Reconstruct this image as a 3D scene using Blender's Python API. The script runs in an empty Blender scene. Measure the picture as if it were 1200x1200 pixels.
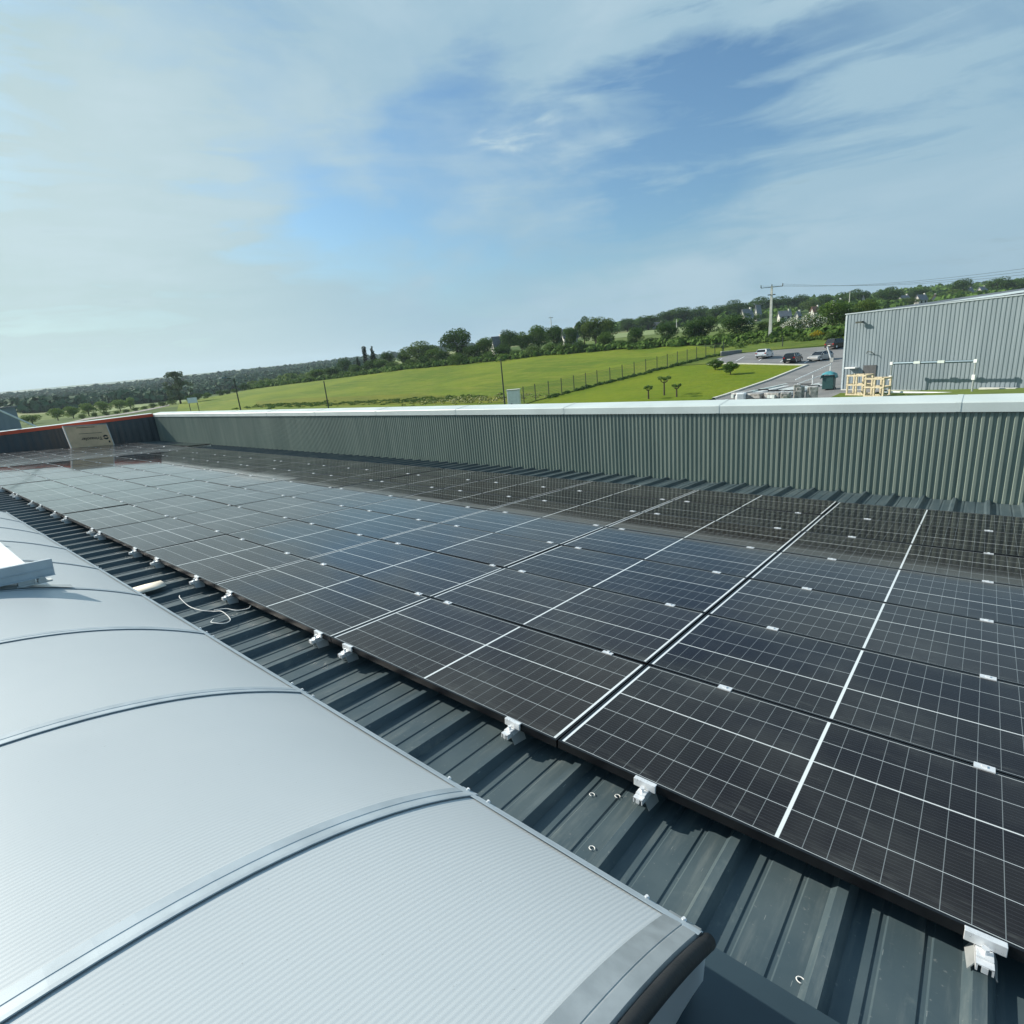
import bpy, math, random
import numpy as np
from mathutils import Vector, Matrix
from mathutils.geometry import delaunay_2d_cdt
random.seed(7); rng=np.random.default_rng(7)
scene=bpy.context.scene; COL=scene.collection
PI=math.pi
# ------------------------------------------------------------------ camera frame
F=645.0114
EYE=np.array([1.2651368640920182,-1.5849579776764329,1.6140513278530368])
RW=np.array([[0.7636761702976315,0.6392997180807991,-0.08996986929536471],[0.1080034422931318,-0.2639047611792521,-0.9584829333264642],[-0.6365013459310579,0.7222535202316802,-0.270584347550278]])
cam=bpy.data.cameras.new('camera'); camo=bpy.data.objects.new('camera',cam); COL.objects.link(camo)
cam.sensor_width=36; cam.lens=F/1200*36; cam.clip_start=0.05; cam.clip_end=9000
m=Matrix.Identity(4)
for i in range(3):
    m[i][0]=RW[0][i]; m[i][1]=-RW[1][i]; m[i][2]=-RW[2][i]; m[i][3]=EYE[i]
camo.matrix_world=m; scene.camera=camo
def at(px,py,d):
    r=RW.T@np.array([(px-600)/F,(py-600)/F,1.]); return Vector(EYE+r*d/math.hypot(r[0],r[1]))
# the roof falls 4.5 degrees towards the long parapet
TH=math.radians(4.5)
ROOF=Matrix.Rotation(-TH,4,'X')
# ------------------------------------------------------------------ nodes
class S:
    def __init__(s,nt,sock): s.nt=nt; s.k=sock
    def op(a,o,b=None,c=None,clamp=False):
        n=a.nt.nodes.new('ShaderNodeMath'); n.operation=o; n.use_clamp=clamp
        for i,v in enumerate((a,b,c)):
            if v is None: continue
            if isinstance(v,S): a.nt.links.new(v.k,n.inputs[i])
            else: n.inputs[i].default_value=v
        return S(a.nt,n.outputs[0])
    def __add__(a,b): return a.op('ADD',b)
    def __sub__(a,b): return a.op('SUBTRACT',b)
    def __mul__(a,b): return a.op('MULTIPLY',b)
    def __truediv__(a,b): return a.op('DIVIDE',b)
    def lt(a,b): return a.op('LESS_THAN',b)
    def gt(a,b): return a.op('GREATER_THAN',b)
    def mx(a,b): return a.op('MAXIMUM',b)
    def mn(a,b): return a.op('MINIMUM',b)
    def ab(a): return a.op('ABSOLUTE')
    def fr(a): return a.op('FRACT')
    def ramp(a,lo,hi,t0=0.,t1=1.):
        n=a.nt.nodes.new('ShaderNodeMapRange'); n.interpolation_type='SMOOTHSTEP'
        a.nt.links.new(a.k,n.inputs[0]); n.inputs[1].default_value=lo; n.inputs[2].default_value=hi; n.inputs[3].default_value=t0; n.inputs[4].default_value=t1
        return S(a.nt,n.outputs[0])
def mix(nt,f,a,b):
    n=nt.nodes.new('ShaderNodeMix'); n.data_type='RGBA'
    for i,v in ((0,f),(6,a),(7,b)):
        if isinstance(v,S): nt.links.new(v.k,n.inputs[i])
        elif i==0: n.inputs[0].default_value=v
        else: n.inputs[i].default_value=(*v,1)
    return S(nt,n.outputs[2])
def coord(nt,kind='Object',scale=(1,1,1),rot=(0,0,0)):
    t=nt.nodes.new('ShaderNodeTexCoord'); mp=nt.nodes.new('ShaderNodeMapping'); mp.inputs['Scale'].default_value=scale; mp.inputs['Rotation'].default_value=rot
    nt.links.new(t.outputs[kind],mp.inputs[0]); return S(nt,mp.outputs[0])
def xyz(v):
    n=v.nt.nodes.new('ShaderNodeSeparateXYZ'); v.nt.links.new(v.k,n.inputs[0]); return [S(v.nt,o) for o in n.outputs]
def noise(v,scale=5,detail=4,rough=.55,dist=0):
    n=v.nt.nodes.new('ShaderNodeTexNoise'); v.nt.links.new(v.k,n.inputs['Vector']); n.inputs['Scale'].default_value=scale; n.inputs['Detail'].default_value=detail; n.inputs['Roughness'].default_value=rough; n.inputs['Distortion'].default_value=dist
    return S(v.nt,n.outputs[0])
def voro(v,scale,feature='F1',out='Distance'):
    n=v.nt.nodes.new('ShaderNodeTexVoronoi'); n.feature=feature; v.nt.links.new(v.k,n.inputs['Vector']); n.inputs['Scale'].default_value=scale; return S(v.nt,n.outputs[out])
def bump(nt,h,strength=.3,dist=.01):
    n=nt.nodes.new('ShaderNodeBump'); n.inputs['Strength'].default_value=strength; n.inputs['Distance'].default_value=dist
    nt.links.new(h.k,n.inputs['Height']); return S(nt,n.outputs[0])
def rnd(nt):
    n=nt.nodes.new('ShaderNodeObjectInfo'); return S(nt,n.outputs['Random'])
def new(name):
    mt=bpy.data.materials.new(name); mt.use_nodes=True; nt=mt.node_tree; b=nt.nodes['Principled BSDF']
    return mt,nt,b
def put(nt,b,inp,v):
    if isinstance(v,S): nt.links.new(v.k,b.inputs[inp])
    elif isinstance(v,tuple): b.inputs[inp].default_value=(*v,1)
    else: b.inputs[inp].default_value=v
def plain(name,col,rough=.5,metal=0.,var=.12,scale=6,bumpy=0,spec=.5,stretch=(1,1,1)):
    mt,nt,b=new(name); v=coord(nt,'Object',stretch); n=noise(v,scale,5)
    put(nt,b,'Base Color',mix(nt,n.ramp(.3,.7),tuple(c*(1-var) for c in col),tuple(min(1,c*(1+var)) for c in col)))
    put(nt,b,'Roughness',n.ramp(.2,.8,max(.02,rough-.06),rough+.06)); put(nt,b,'Metallic',metal); put(nt,b,'Specular IOR Level',spec)
    if bumpy: put(nt,b,'Normal',bump(nt,noise(v,scale*6,4),bumpy,.01))
    return mt
MT={}
MT['alu']=plain('aluminium',(.78,.80,.81),.3,.35,.06,40)
MT['alu_dull']=plain('dull_aluminium',(.40,.465,.50),.5,.15,.08,9)
MT['galv']=plain('galvanised_steel',(.46,.49,.49),.45,.5,.10,14)
MT['black']=plain('black_frame',(.005,.005,.006),.35,0,.2,20)
MT['rubber']=plain('black_foam_rubber',(.018,.019,.020),.55,0,.2,12,.12)
MT['white']=plain('white_paint',(.78,.80,.80),.4,0,.06,4)
MT['cap']=plain('pale_coping_metal',(.60,.67,.64),.42,0,.06,1.2)
MT['red']=plain('red_coping_metal',(.62,.085,.035),.45,0,.1,2)
MT['darkwall']=plain('slate_cladding',(.05,.068,.078),.5,0,.1,2)
MT['card']=plain('brown_cardboard',(.70,.49,.30),.85,0,.1,3)
MT['ink']=plain('black_print',(.03,.025,.02),.8)
MT['wood']=plain('pale_softwood',(.62,.53,.37),.8,0,.2,8)
MT['bark']=plain('tree_bark',(.075,.055,.04),.9,0,.3,5)
MT['concrete']=plain('pale_concrete',(.58,.58,.53),.85,0,.12,3)
MT['tarp']=plain('teal_tarpaulin',(.06,.26,.30),.5,0,.25,2)
MT['post']=plain('dark_steel_post',(.035,.045,.035),.6)
MT['glassd']=plain('dark_glass',(.015,.02,.024),.06,0,.1,1)
MT['cord']=plain('white_cord',(.75,.75,.72),.6)
MT['plastic']=plain('grey_film_wrap',(.34,.33,.31),.35,0,.5,3,.4)
MT['slate']=plain('slate_roof_tiles',(.17,.18,.20),.6,0,.2,2)
MT['redtile']=plain('clay_roof_tiles',(.25,.12,.08),.7,0,.2,2)
MT['render']=plain('cream_render',(.50,.50,.46),.8,0,.05,1)
MT['tail']=plain('red_lamp_glass',(.35,.01,.01),.2)
MT['tyre']=plain('tyre_rubber',(.02,.02,.02),.8)
MT['lens']=plain('headlamp_glass',(.7,.72,.74),.1)
MT['plate']=plain('number_plate',(.75,.75,.7),.4)
for k,c in (('car_white',(.72,.74,.76)),('car_dark',(.018,.022,.028)),('car_silver',(.42,.43,.42)),('car_brown',(.05,.042,.042))):
    MT[k]=plain(k.replace('car_','')+'_car_paint',c,.22,.25,.04)

def mat_roof():
    mt,nt,b=new('slate_coated_steel'); v=coord(nt); x,y,z=xyz(v)
    streak=noise(coord(nt,'Object',(9,.9,1)),1.6,6,.65); blot=noise(v,1.7,5,.6); fine=noise(v,60,3)
    base=mix(nt,blot.ramp(.35,.7),(.048,.076,.090),(.078,.108,.116))
    base=mix(nt,streak.ramp(.50,.76)*.6,base,(.165,.195,.19)); base=mix(nt,noise(coord(nt,'Object',(2.5,1.2,1),(0,0,.5)),2.2,6,.7,1.).ramp(.56,.70)*.35,base,(.16,.19,.18))
    base=mix(nt,fine.ramp(.66,.74)*.35,base,(.26,.28,.27))
    scr=voro(coord(nt,'Object',(40,3,1)),1.3)
    base=mix(nt,scr.lt(.045)*.5,base,(.33,.36,.35))
    put(nt,b,'Base Color',base); put(nt,b,'Roughness',(streak*.25+.3)+fine*.1); put(nt,b,'Specular IOR Level',.45)
    put(nt,b,'Normal',bump(nt,noise(v,3,4)+fine*.04,.12,.01)); return mt
MT['roof']=mat_roof()
def mat_wave():
    mt,nt,b=new('grey_green_cladding'); v=coord(nt); n=noise(coord(nt,'Object',(3,3,.4)),1.1,5); f=noise(v,25,3)
    c=mix(nt,n.ramp(.3,.7),(.192,.240,.206),(.250,.295,.248)); c=mix(nt,f.ramp(.6,.72)*.18,c,(.32,.34,.3)); X_,Y_,Z_=xyz(v); wn=nt.nodes.new('ShaderNodeTexWhiteNoise'); wn.noise_dimensions='1D'; nt.links.new((X_/1.068).op('FLOOR').k,wn.inputs['W']); c=mix(nt,S(nt,wn.outputs[0])*.30,c,(.125,.165,.145)); c=mix(nt,((X_/1.068).fr().lt(.012))*.5,c,(.05,.07,.06)); c=mix(nt,noise(coord(nt,'Object',(9,1,.35)),1.,4).ramp(.56,.72)*.25,c,(.11,.13,.10))
    put(nt,b,'Base Color',c); put(nt,b,'Roughness',.5); put(nt,b,'Specular IOR Level',.35); return mt
MT['wave']=mat_wave()
def mat_dome(f):
    mt,nt,b=new('opal_polycarbonate'); v=coord(nt); x,y,z=xyz(v)
    fl=(x*(2*PI/.0125)).op('SINE'); n=noise(v,1.1,4); d=noise(v,90,2)
    c=mix(nt,n.ramp(.3,.7),(.535,.590,.610),(.580,.630,.645)); c=mix(nt,fl.ramp(-1,1)*.16,c,(.465,.53,.57))
    c=mix(nt,d.ramp(.74,.78)*.35,c,(.2,.2,.18))
    put(nt,b,'Base Color',c); put(nt,b,'Roughness',.38); put(nt,b,'Specular IOR Level',.45)
    put(nt,b,'Normal',bump(nt,fl*.5+n,.07,.004))
    tr=nt.nodes.new('ShaderNodeBsdfTranslucent'); tr.inputs[0].default_value=(.75,.82,.86,1); ms=nt.nodes.new('ShaderNodeMixShader'); ms.inputs[0].default_value=f
    nt.links.new(b.outputs[0],ms.inputs[1]); nt.links.new(tr.outputs[0],ms.inputs[2]); nt.links.new(ms.outputs[0],nt.nodes['Material Output'].inputs[0]); return mt
MT['dome']=mat_dome(.12); MT['gable']=mat_dome(.6)
GL,GW=1.764-.022,.8405-.022
def mat_cells(bright,flip,extra=0.):
    mt,nt,b=new('solar_cells'); t=nt.nodes.new('ShaderNodeUVMap'); uv=S(nt,t.outputs[0]); u,v,_=xyz(uv)
    mg=.013 if bright else .003; gp=.012
    p=(GL-2*mg-gp)/24; pv=(GW-.006)/5
    a=(u-GL/2).ab()-gp/2; q=a/p
    line_u=((q+.5).fr()-.5).ab().lt(.0011/p); 
    white=a.lt(0.).mx(q.gt(12.))
    w=(v-.003)/pv; k=3 if flip else 2
    line_v=((w+.5).fr()-.5).ab().lt(.0015/pv).mx(v.gt(GW-.0028))
    thick=(w-float(k)).ab().lt(.0032/pv)
    bus=((w*10.).fr()-.5).ab().lt(.045)
    r=rnd(nt)
    oc=coord(nt,'Object'); n=noise(oc,1.4,5,.6); g=noise(coord(nt,'Object',(1,6,1)),3,5,.7)
    col=mix(nt,r,(.0095,.0078,.0088),(.016,.0105,.0085))
    col=mix(nt,bus*.30,col,(.10,.11,.13))
    col=mix(nt,line_u*.75,col,(.22,.25,.26)); col=mix(nt,line_v,col,(.42,.46,.47)); col=mix(nt,thick,col,(.62,.66,.66)); col=mix(nt,white,col,(.72,.77,.78))
    dust=n.ramp(.42,.8)*.15+g.ramp(.55,.75)*.11+(r*7.3).fr().ramp(.5,.8)*.055+.010
    edge=v.ramp(.0,.09,1.,0.)*g.ramp(.45,.75)*.30
    edge2=v.ramp(GW-.1,GW,0.,1.)*n.ramp(.4,.7)*.16
    smear=noise(coord(nt,'Object',(2,9,1),(0,0,.5)),4,6,.7,1.5).ramp(.66,.74)*.12*r.ramp(.5,.8)
    col=mix(nt,(dust+edge+edge2+smear).mn(.6),col,(.20,.215,.20))
    spots=voro(coord(nt,'Object',(1,1,1)),2.1).lt(.022)*noise(oc,.9,2).gt(.52); col=mix(nt,spots*.8,col,(.5,.5,.46))
    put(nt,b,'Base Color',col); put(nt,b,'Roughness',n*(.04+extra*2)+(.03+extra*.3)+(dust*.25)); put(nt,b,'IOR',1.37); put(nt,b,'Specular IOR Level',.5)
    return mt
CELLS={(br,fl):mat_cells(br,fl) for br in (0,1) for fl in (0,1)}
for fl_ in (0,1): CELLS[(2,fl_)]=mat_cells(0,fl_,.11)
def foliage(name,c1,c2,c3=None,t3=.7):
    mt,nt,b=new(name); v=coord(nt,'Object'); n=noise(v,9,3); r=rnd(nt)
    c=mix(nt,n.ramp(.3,.7),c1,c2); c=mix(nt,r*.35,c,tuple(x*1.5 for x in c1))
    if c3:
        g=nt.nodes.new('ShaderNodeNewGeometry'); c=mix(nt,S(nt,g.outputs['Random Per Island']).gt(t3),c,c3)
    put(nt,b,'Base Color',c); put(nt,b,'Roughness',.8); put(nt,b,'Specular IOR Level',.08)
    tr=nt.nodes.new('ShaderNodeBsdfTranslucent'); nt.links.new(c.k,tr.inputs[0]); ms=nt.nodes.new('ShaderNodeMixShader'); ms.inputs[0].default_value=(.02 if name=='far_leaves' else .25)
    nt.links.new(b.outputs[0],ms.inputs[1]); nt.links.new(tr.outputs[0],ms.inputs[2]); nt.links.new(ms.outputs[0],nt.nodes['Material Output'].inputs[0]); return mt
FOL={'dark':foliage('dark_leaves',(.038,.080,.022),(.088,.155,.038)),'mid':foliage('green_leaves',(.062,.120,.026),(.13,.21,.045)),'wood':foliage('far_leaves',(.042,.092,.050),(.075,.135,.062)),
 'olive':foliage('olive_leaves',(.075,.125,.030),(.13,.19,.045)),'pale':foliage('pale_green_leaves',(.13,.20,.055),(.21,.29,.085)),
 'grey':foliage('grey_green_leaves',(.075,.11,.06),(.13,.17,.09)),'blossom':foliage('white_blossom_leaves',(.05,.10,.02),(.10,.16,.035),(.86,.85,.76),.66),
 'gorse':foliage('yellow_flowered_leaves',(.08,.10,.02),(.14,.16,.03),(.72,.55,.03),.5),'cream':foliage('cream_flower_heads',(.12,.16,.03),(.2,.24,.05),(.7,.68,.36),.72),
 'conifer':foliage('dark_needles',(.016,.034,.016),(.035,.06,.025))}
def mat_ground(name,cols,scale,fine=3.,flow=None,rot=0.):
    mt,nt,b=new(name); v=coord(nt,'Object'); n=noise(v,scale,6,.6); f=noise(v,fine,6,.7); s=noise(coord(nt,'Object',(1,4,1),(0,0,rot)),scale*2,4)
    c=mix(nt,n.ramp(.35,.65),cols[0],cols[1]); c=mix(nt,s.ramp(.45,.7)*.5,c,cols[2]); c=mix(nt,f.ramp(.35,.8)*.45,c,tuple(x*.55 for x in cols[0]))
    if flow: c=mix(nt,noise(v,fine*2.3,2).ramp(.66,.72),c,flow)
    put(nt,b,'Base Color',c); put(nt,b,'Roughness',.9); put(nt,b,'Specular IOR Level',.15); put(nt,b,'Normal',bump(nt,f,.6,.25)); return mt
MT['field']=mat_ground('meadow_grass',((.10,.160,.010),(.165,.215,.014),(.235,.235,.030)),.06,.55,None,.55)
MT['lawn']=mat_ground('mown_grass',((.120,.180,.006),(.155,.205,.008),(.190,.210,.012)),.12,1.1)
MT['rough']=mat_ground('rough_grass',((.085,.140,.020),(.140,.185,.028),(.20,.20,.05)),.12,.9)
def mat_land():
    mt,nt,b=new('farmland'); v=coord(nt,'Object'); n=noise(v,.02,6,.6); f=noise(v,.5,6,.7)
    w=coord(nt,'Object'); cellc=voro(w,.011,'F1','Color'); cx,cy,cz=xyz(cellc)
    c=mix(nt,cx.gt(.62),(.075,.12,.03),(.15,.20,.05)); c=mix(nt,cy.gt(.7),c,(.26,.28,.13)); c=mix(nt,n.ramp(.4,.7)*.5,c,(.06,.10,.03)); c=mix(nt,f.ramp(.4,.8)*.4,c,(.04,.06,.02))
    put(nt,b,'Base Color',c); put(nt,b,'Roughness',.95); put(nt,b,'Specular IOR Level',.1); return mt
MT['land']=mat_land()
MT['wheat']=mat_ground('pale_crop_field',((.21,.27,.11),(.26,.31,.14),(.16,.23,.08)),.05,.3)
def mat_asphalt():
    mt,nt,b=new('worn_asphalt'); v=coord(nt,'Object'); n=noise(v,.25,6,.65); f=noise(v,20,3)
    c=mix(nt,n.ramp(.3,.7),(.17,.175,.175),(.26,.26,.25)); c=mix(nt,f*.4,c,(.10,.10,.10)); put(nt,b,'Base Color',c); put(nt,b,'Roughness',.85); return mt
MT['asphalt']=mat_asphalt()
MT['gravel']=plain('grey_gravel',(.26,.25,.22),.9,0,.3,1.5)
def mat_shed():
    mt,nt,b=new('ribbed_grey_shed_cladding'); v=coord(nt); n=noise(coord(nt,'Object',(2,2,.25)),.7,4)
    put(nt,b,'Base Color',mix(nt,n.ramp(.3,.7),(.185,.232,.262),(.225,.275,.305))); put(nt,b,'Roughness',.45); return mt
MT['shed']=mat_shed()
# ------------------------------------------------------------------ objects
def tag(o,label=None,cat=None,group=None,kind=None):
    if label: o['label']=label
    if cat: o['category']=cat
    if group: o['group']=group
    if kind: o['kind']=kind
    return o
class MB:
    def __init__(s): s.v=[]; s.f=[]; s.uv=None
    def box(s,a,b,mtx=None):
        x0,y0,z0=a; x1,y1,z1=b; n=len(s.v)
        vs=[(x0,y0,z0),(x1,y0,z0),(x1,y1,z0),(x0,y1,z0),(x0,y0,z1),(x1,y0,z1),(x1,y1,z1),(x0,y1,z1)]
        if mtx is not None: vs=[tuple(mtx@Vector(v)) for v in vs]
        s.v+=vs; s.f+=[tuple(n+i for i in q) for q in ((0,3,2,1),(4,5,6,7),(0,1,5,4),(1,2,6,5),(2,3,7,6),(3,0,4,7))]; return s
    def tube(s,pts,r,n=8,r2=None,cap=True):
        pts=[Vector(p) for p in pts]; N=len(pts); base=len(s.v); r2=r if r2 is None else r2
        for i,p in enumerate(pts):
            d=(pts[min(i+1,N-1)]-pts[max(i-1,0)]).normalized()
            a=d.cross(Vector((0,0,1)));
            if a.length<.05: a=d.cross(Vector((1,0,0)))
            a.normalize(); b=d.cross(a); rr=r+(r2-r)*i/max(1,N-1)
            for k in range(n):
                t=2*PI*k/n; s.v.append(tuple(p+(a*math.cos(t)+b*math.sin(t))*rr))
        for i in range(N-1):
            for k in range(n):
                q=base+i*n; s.f.append((q+k,q+(k+1)%n,q+n+(k+1)%n,q+n+k))
        if cap:
            s.f.append(tuple(base+k for k in range(n))[::-1]); s.f.append(tuple(base+(N-1)*n+k for k in range(n)))
        return s
    def grid(s,rows):
        base=len(s.v); nc=len(rows[0])
        for r in rows: s.v+=[tuple(p) for p in r]
        for i in range(len(rows)-1):
            for j in range(nc-1):
                q=base+i*nc+j; s.f.append((q,q+1,q+nc+1,q+nc))
        return s
    def quad(s,a,b,c,d):
        n=len(s.v); s.v+=[tuple(a),tuple(b),tuple(c),tuple(d)]; s.f.append((n,n+1,n+2,n+3)); return s
    def mesh(s,name,mat,smooth=False):
        me=bpy.data.meshes.new(name); me.from_pydata(s.v,[],s.f); me.materials.append(mat)
        if smooth: me.polygons.foreach_set('use_smooth',[True]*len(me.polygons))
        me.update(); return me
    def build(s,name,mat,parent=None,smooth=False,roof=False):
        return ob(name,s.mesh(name,mat,smooth),parent,roof)
def ob(name,me,parent=None,roof=False):
    o=bpy.data.objects.new(name,me); COL.objects.link(o)
    if parent is not None: o.parent=parent
    elif roof: o.matrix_world=ROOF.copy()
    return o
def bevel(o,w=.004,seg=2):
    md=o.modifiers.new('bevel','BEVEL'); md.width=w; md.segments=seg; md.limit_method='ANGLE'; return o
def empty(name,loc=(0,0,0),rz=0.,roof=False):
    o=bpy.data.objects.new(name,None); COL.objects.link(o); o.empty_display_size=.2
    mw=Matrix.Translation(Vector(loc))@Matrix.Rotation(rz,4,'Z'); o.matrix_world=(ROOF@mw) if roof else mw; return o
def copy_tree(o,parent=None):
    c=o.copy(); COL.objects.link(c)
    if parent is not None: c.parent=parent
    for ch in [k for k in o.children]: copy_tree(ch,c)
    return c
# ================================================================== THE ROOF
ZP=-.13; RT=-.092; P=.3326; RX0=.421
XL,XR=-28.0,8.0; YB,YF=-8.0,7.40
def build_roof():
    prof=[]; k0=int((RX0-XL)/P)+1
    x=RX0-P*k0
    prof.append((XL,ZP))
    while x<XR+.2:
        for dx,dz in ((-.036,0),(-.015,1),(.015,1),(.036,0)):
            prof.append((x+dx,ZP+(RT-ZP)*dz))
        for c in (1/3,2/3):
            g=x+P*c
            prof+= [(g-.011,ZP),(g-.006,ZP-.0045),(g+.006,ZP-.0045),(g+.011,ZP)]
        x+=P
    prof=[q for q in prof if XL<=q[0]<=XR]
    mb=MB(); mb.grid([[(q[0],y,q[1]) for y in (YF,0.,YB)] for q in prof])
    # underside and edges
    o=mb.build('roof_sheet',MT['roof'],None,roof=True); return o
rb=empty('roofed_building',(0,0,0)); tag(rb,'slate grey industrial building whose ribbed metal roof carries the solar panels','building')
def under(o,root):
    mw=o.matrix_world.copy(); o.parent=root; o.matrix_world=mw; return o
rs=under(build_roof(),rb)
GZ=-4.0
y1w=YF*math.cos(TH)+.05; 
w=MB(); w.box((XL-.30,-8.2,GZ-1),(XR,y1w+.10,-1.05)); 
under(w.build('outer_wall',MT['darkwall']),rb)
# corrugated inner face of the long parapet: 76 mm waves, plumb
def long_parapet():
    root=empty('long_parapet',(0,YF*math.cos(TH),-YF*math.sin(TH)))
    tag(root,'long grey green parapet wall with corrugated cladding and pale coping behind the panels','wall')
    z0=ZP*math.cos(TH); z1=1.045; lam=.0763; rows=[]; x=XL; seg=6
    prof=[(0,.0),(.18,0.0),(.32,-.019),(.68,-.019),(.82,0.0)]
    while x<XR:
        for fx,dy in prof: rows.append([(x+fx*lam,dy,z0-.02),(x+fx*lam,dy,z1)])
        x+=lam
    MB().grid(rows).build('corrugated_cladding',MT['wave'],root)
    # foot flashing seen as fine broken line, and backing
    MB().box((XL,.012,-.8),(XR,.36,1.03)).build('wall_core',MT['darkwall'],root)
    # coping in lengths with visible joints
    x=XL-.30; L=3.02; i=0; xs=[1.0-3.02*k for k in range(12)][::-1]+[4.02,7.04]
    xs=[q for q in xs if q>XL]; xs=[XL-.32]+xs+[XR]
    for a,b in zip(xs[:-1],xs[1:]):
        c=MB(); pr=[(-.045,1.022),(-.045,1.135),(-.035,1.147),(.40,1.19),(.42,1.185),(.42,1.05)]
        c.grid([[(a+.004,y,z) for y,z in pr],[(b-.004,y,z) for y,z in pr]])
        o=c.build('coping',MT['cap'],root)
        j=MB(); pr2=[(y+(-.003 if y<0 else .0),z+.004) for y,z in pr]
        j.grid([[(b-.03,y,z) for y,z in pr2],[(b+.03,y,z) for y,z in pr2]]).build('coping_joint',MT['cap'],root)
    return root
long_parapet()
def side_parapet():
    root=empty('side_parapet',(XL,0,0)); tag(root,'dark slate parapet wall with red coping across the far left end of the roof','wall')
    yt=y1w; H=.58
    # plumb wall following the falling roof, level top
    n=60; mb=MB()
    rows=[]
    for i in range(n*6+1):
        y=-8+ (yt+8)*i/(n*6); dx=[0,0,.018,.018,.018,0][i%6]; zb=-y*math.tan(TH)+ZP-.02
        rows.append([(dx,y,zb),(dx,y,H-.07)])
    mb.grid(rows[::-1]).build('slate_cladding',MT['darkwall'],root)
    MB().box((-.26,-8,-1.0),(-.012,yt,H-.06)).build('wall_core',MT['darkwall'],root)
    c=MB(); pr=[(.035,H-.12),(.035,H+.005),(.028,H+.012)]
    c.grid([[(x,-8,z) for x,z in pr],[(x,yt-.1,z) for x,z in pr]]).build('red_coping_face',MT['red'],root)
    c=MB(); pr=[(.028,H+.013),(-.28,H+.038),(-.30,H-.05)]
    c.grid([[(x,-8,z) for x,z in pr],[(x,yt-.1,z) for x,z in pr]]).build('coping_top',MT['cap'],root)
side_parapet()
# flashing apron at the skylight's near end
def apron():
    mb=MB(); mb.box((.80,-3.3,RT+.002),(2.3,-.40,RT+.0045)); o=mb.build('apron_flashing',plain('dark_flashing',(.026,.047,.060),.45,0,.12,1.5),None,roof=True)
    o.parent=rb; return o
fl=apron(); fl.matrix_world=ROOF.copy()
# ------------------------------------------------------------------ solar panels
PLn,PTn=1.774,.8505
def panel_meshes():
    W,D,T,L=1.764,.8405,.035,.011
    mb=MB(); mb.box((0,0,-T),(W,L,0)).box((0,D-L,-T),(W,D,0)).box((0,L,-T),(L,D-L,0)).box((W-L,L,-T),(W,D-L,0))
    fr=mb.mesh('frame',MT['black'])
    gl={}
    for k,mt in CELLS.items():
        g=MB(); g.quad((L,L,-.0015),(W-L,L,-.0015),(W-L,D-L,-.0015),(L,D-L,-.0015)); me=g.mesh('cell_sheet',mt)
        u=me.uv_layers.new(name='UVMap')
        for i,c in enumerate(((0,0),(GL,0),(GL,GW),(0,GW))): u.data[i].uv=c
        gl[k]=me
    b=MB(); b.box((W/2-.5,L,-.028),(W/2+.5,D-L,-.026)); 
    c=MB(); c.box((-.032,-.016,-.02),(.032,.021,.0035)); c.box((-.008,-.002,.0035),(.008,.012,.008)); cl=c.mesh('mid_clamp',MT['alu'])
    return fr,gl,cl
FR,GLM,CLM=panel_meshes()
ORD=['front','second','third','fourth','fifth','sixth','seventh']
NUM=['first','second','third','fourth','fifth','sixth','seventh','eighth','ninth','tenth','eleventh','twelfth','thirteenth','fourteenth','fifteenth','sixteenth']
def ribx(x): return RX0+round((x-RX0)/P)*P
bracket_x=[]
for c in range(16):
    u=-c; x0=u*PLn+.005
    if c==0: bx=[.421,1.42]
    else: bx=[ribx(x0+.2*PLn-.04*(c%2)),ribx(x0+.84*PLn)]
    bracket_x+=bx
    for r in range(7):
        root=empty('solar_panel',(x0,r*PTn+.005,0),0,True)
        # tiny installation tolerances
        root.matrix_world=root.matrix_world@Matrix.Rotation(random.uniform(-.0035,.0035),4,'X')@Matrix.Rotation(random.uniform(-.0028,.0028),4,'Y')
        if r==0: wh='front row beside the bare ribbed strip'
        elif r==6: wh='back row beside the corrugated parapet'
        else: wh='%s row from the skylight'%ORD[r]
        tag(root,'black framed solar panel, %s, %s column from the right'%(wh,NUM[c]),'solar panel','solar panels laid in rows on the metal roof')
        f=ob('frame',FR,root); g=ob('cell_sheet',GLM[(1 if c<4 else 2 if c>11 else 0, (r%2==0)*1)],root)
        for q in (bx if r<6 else []):
            k=ob('mid_clamp',CLM,root); k.location=(q-x0+random.uniform(-.01,.01),.8405,0)
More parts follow.
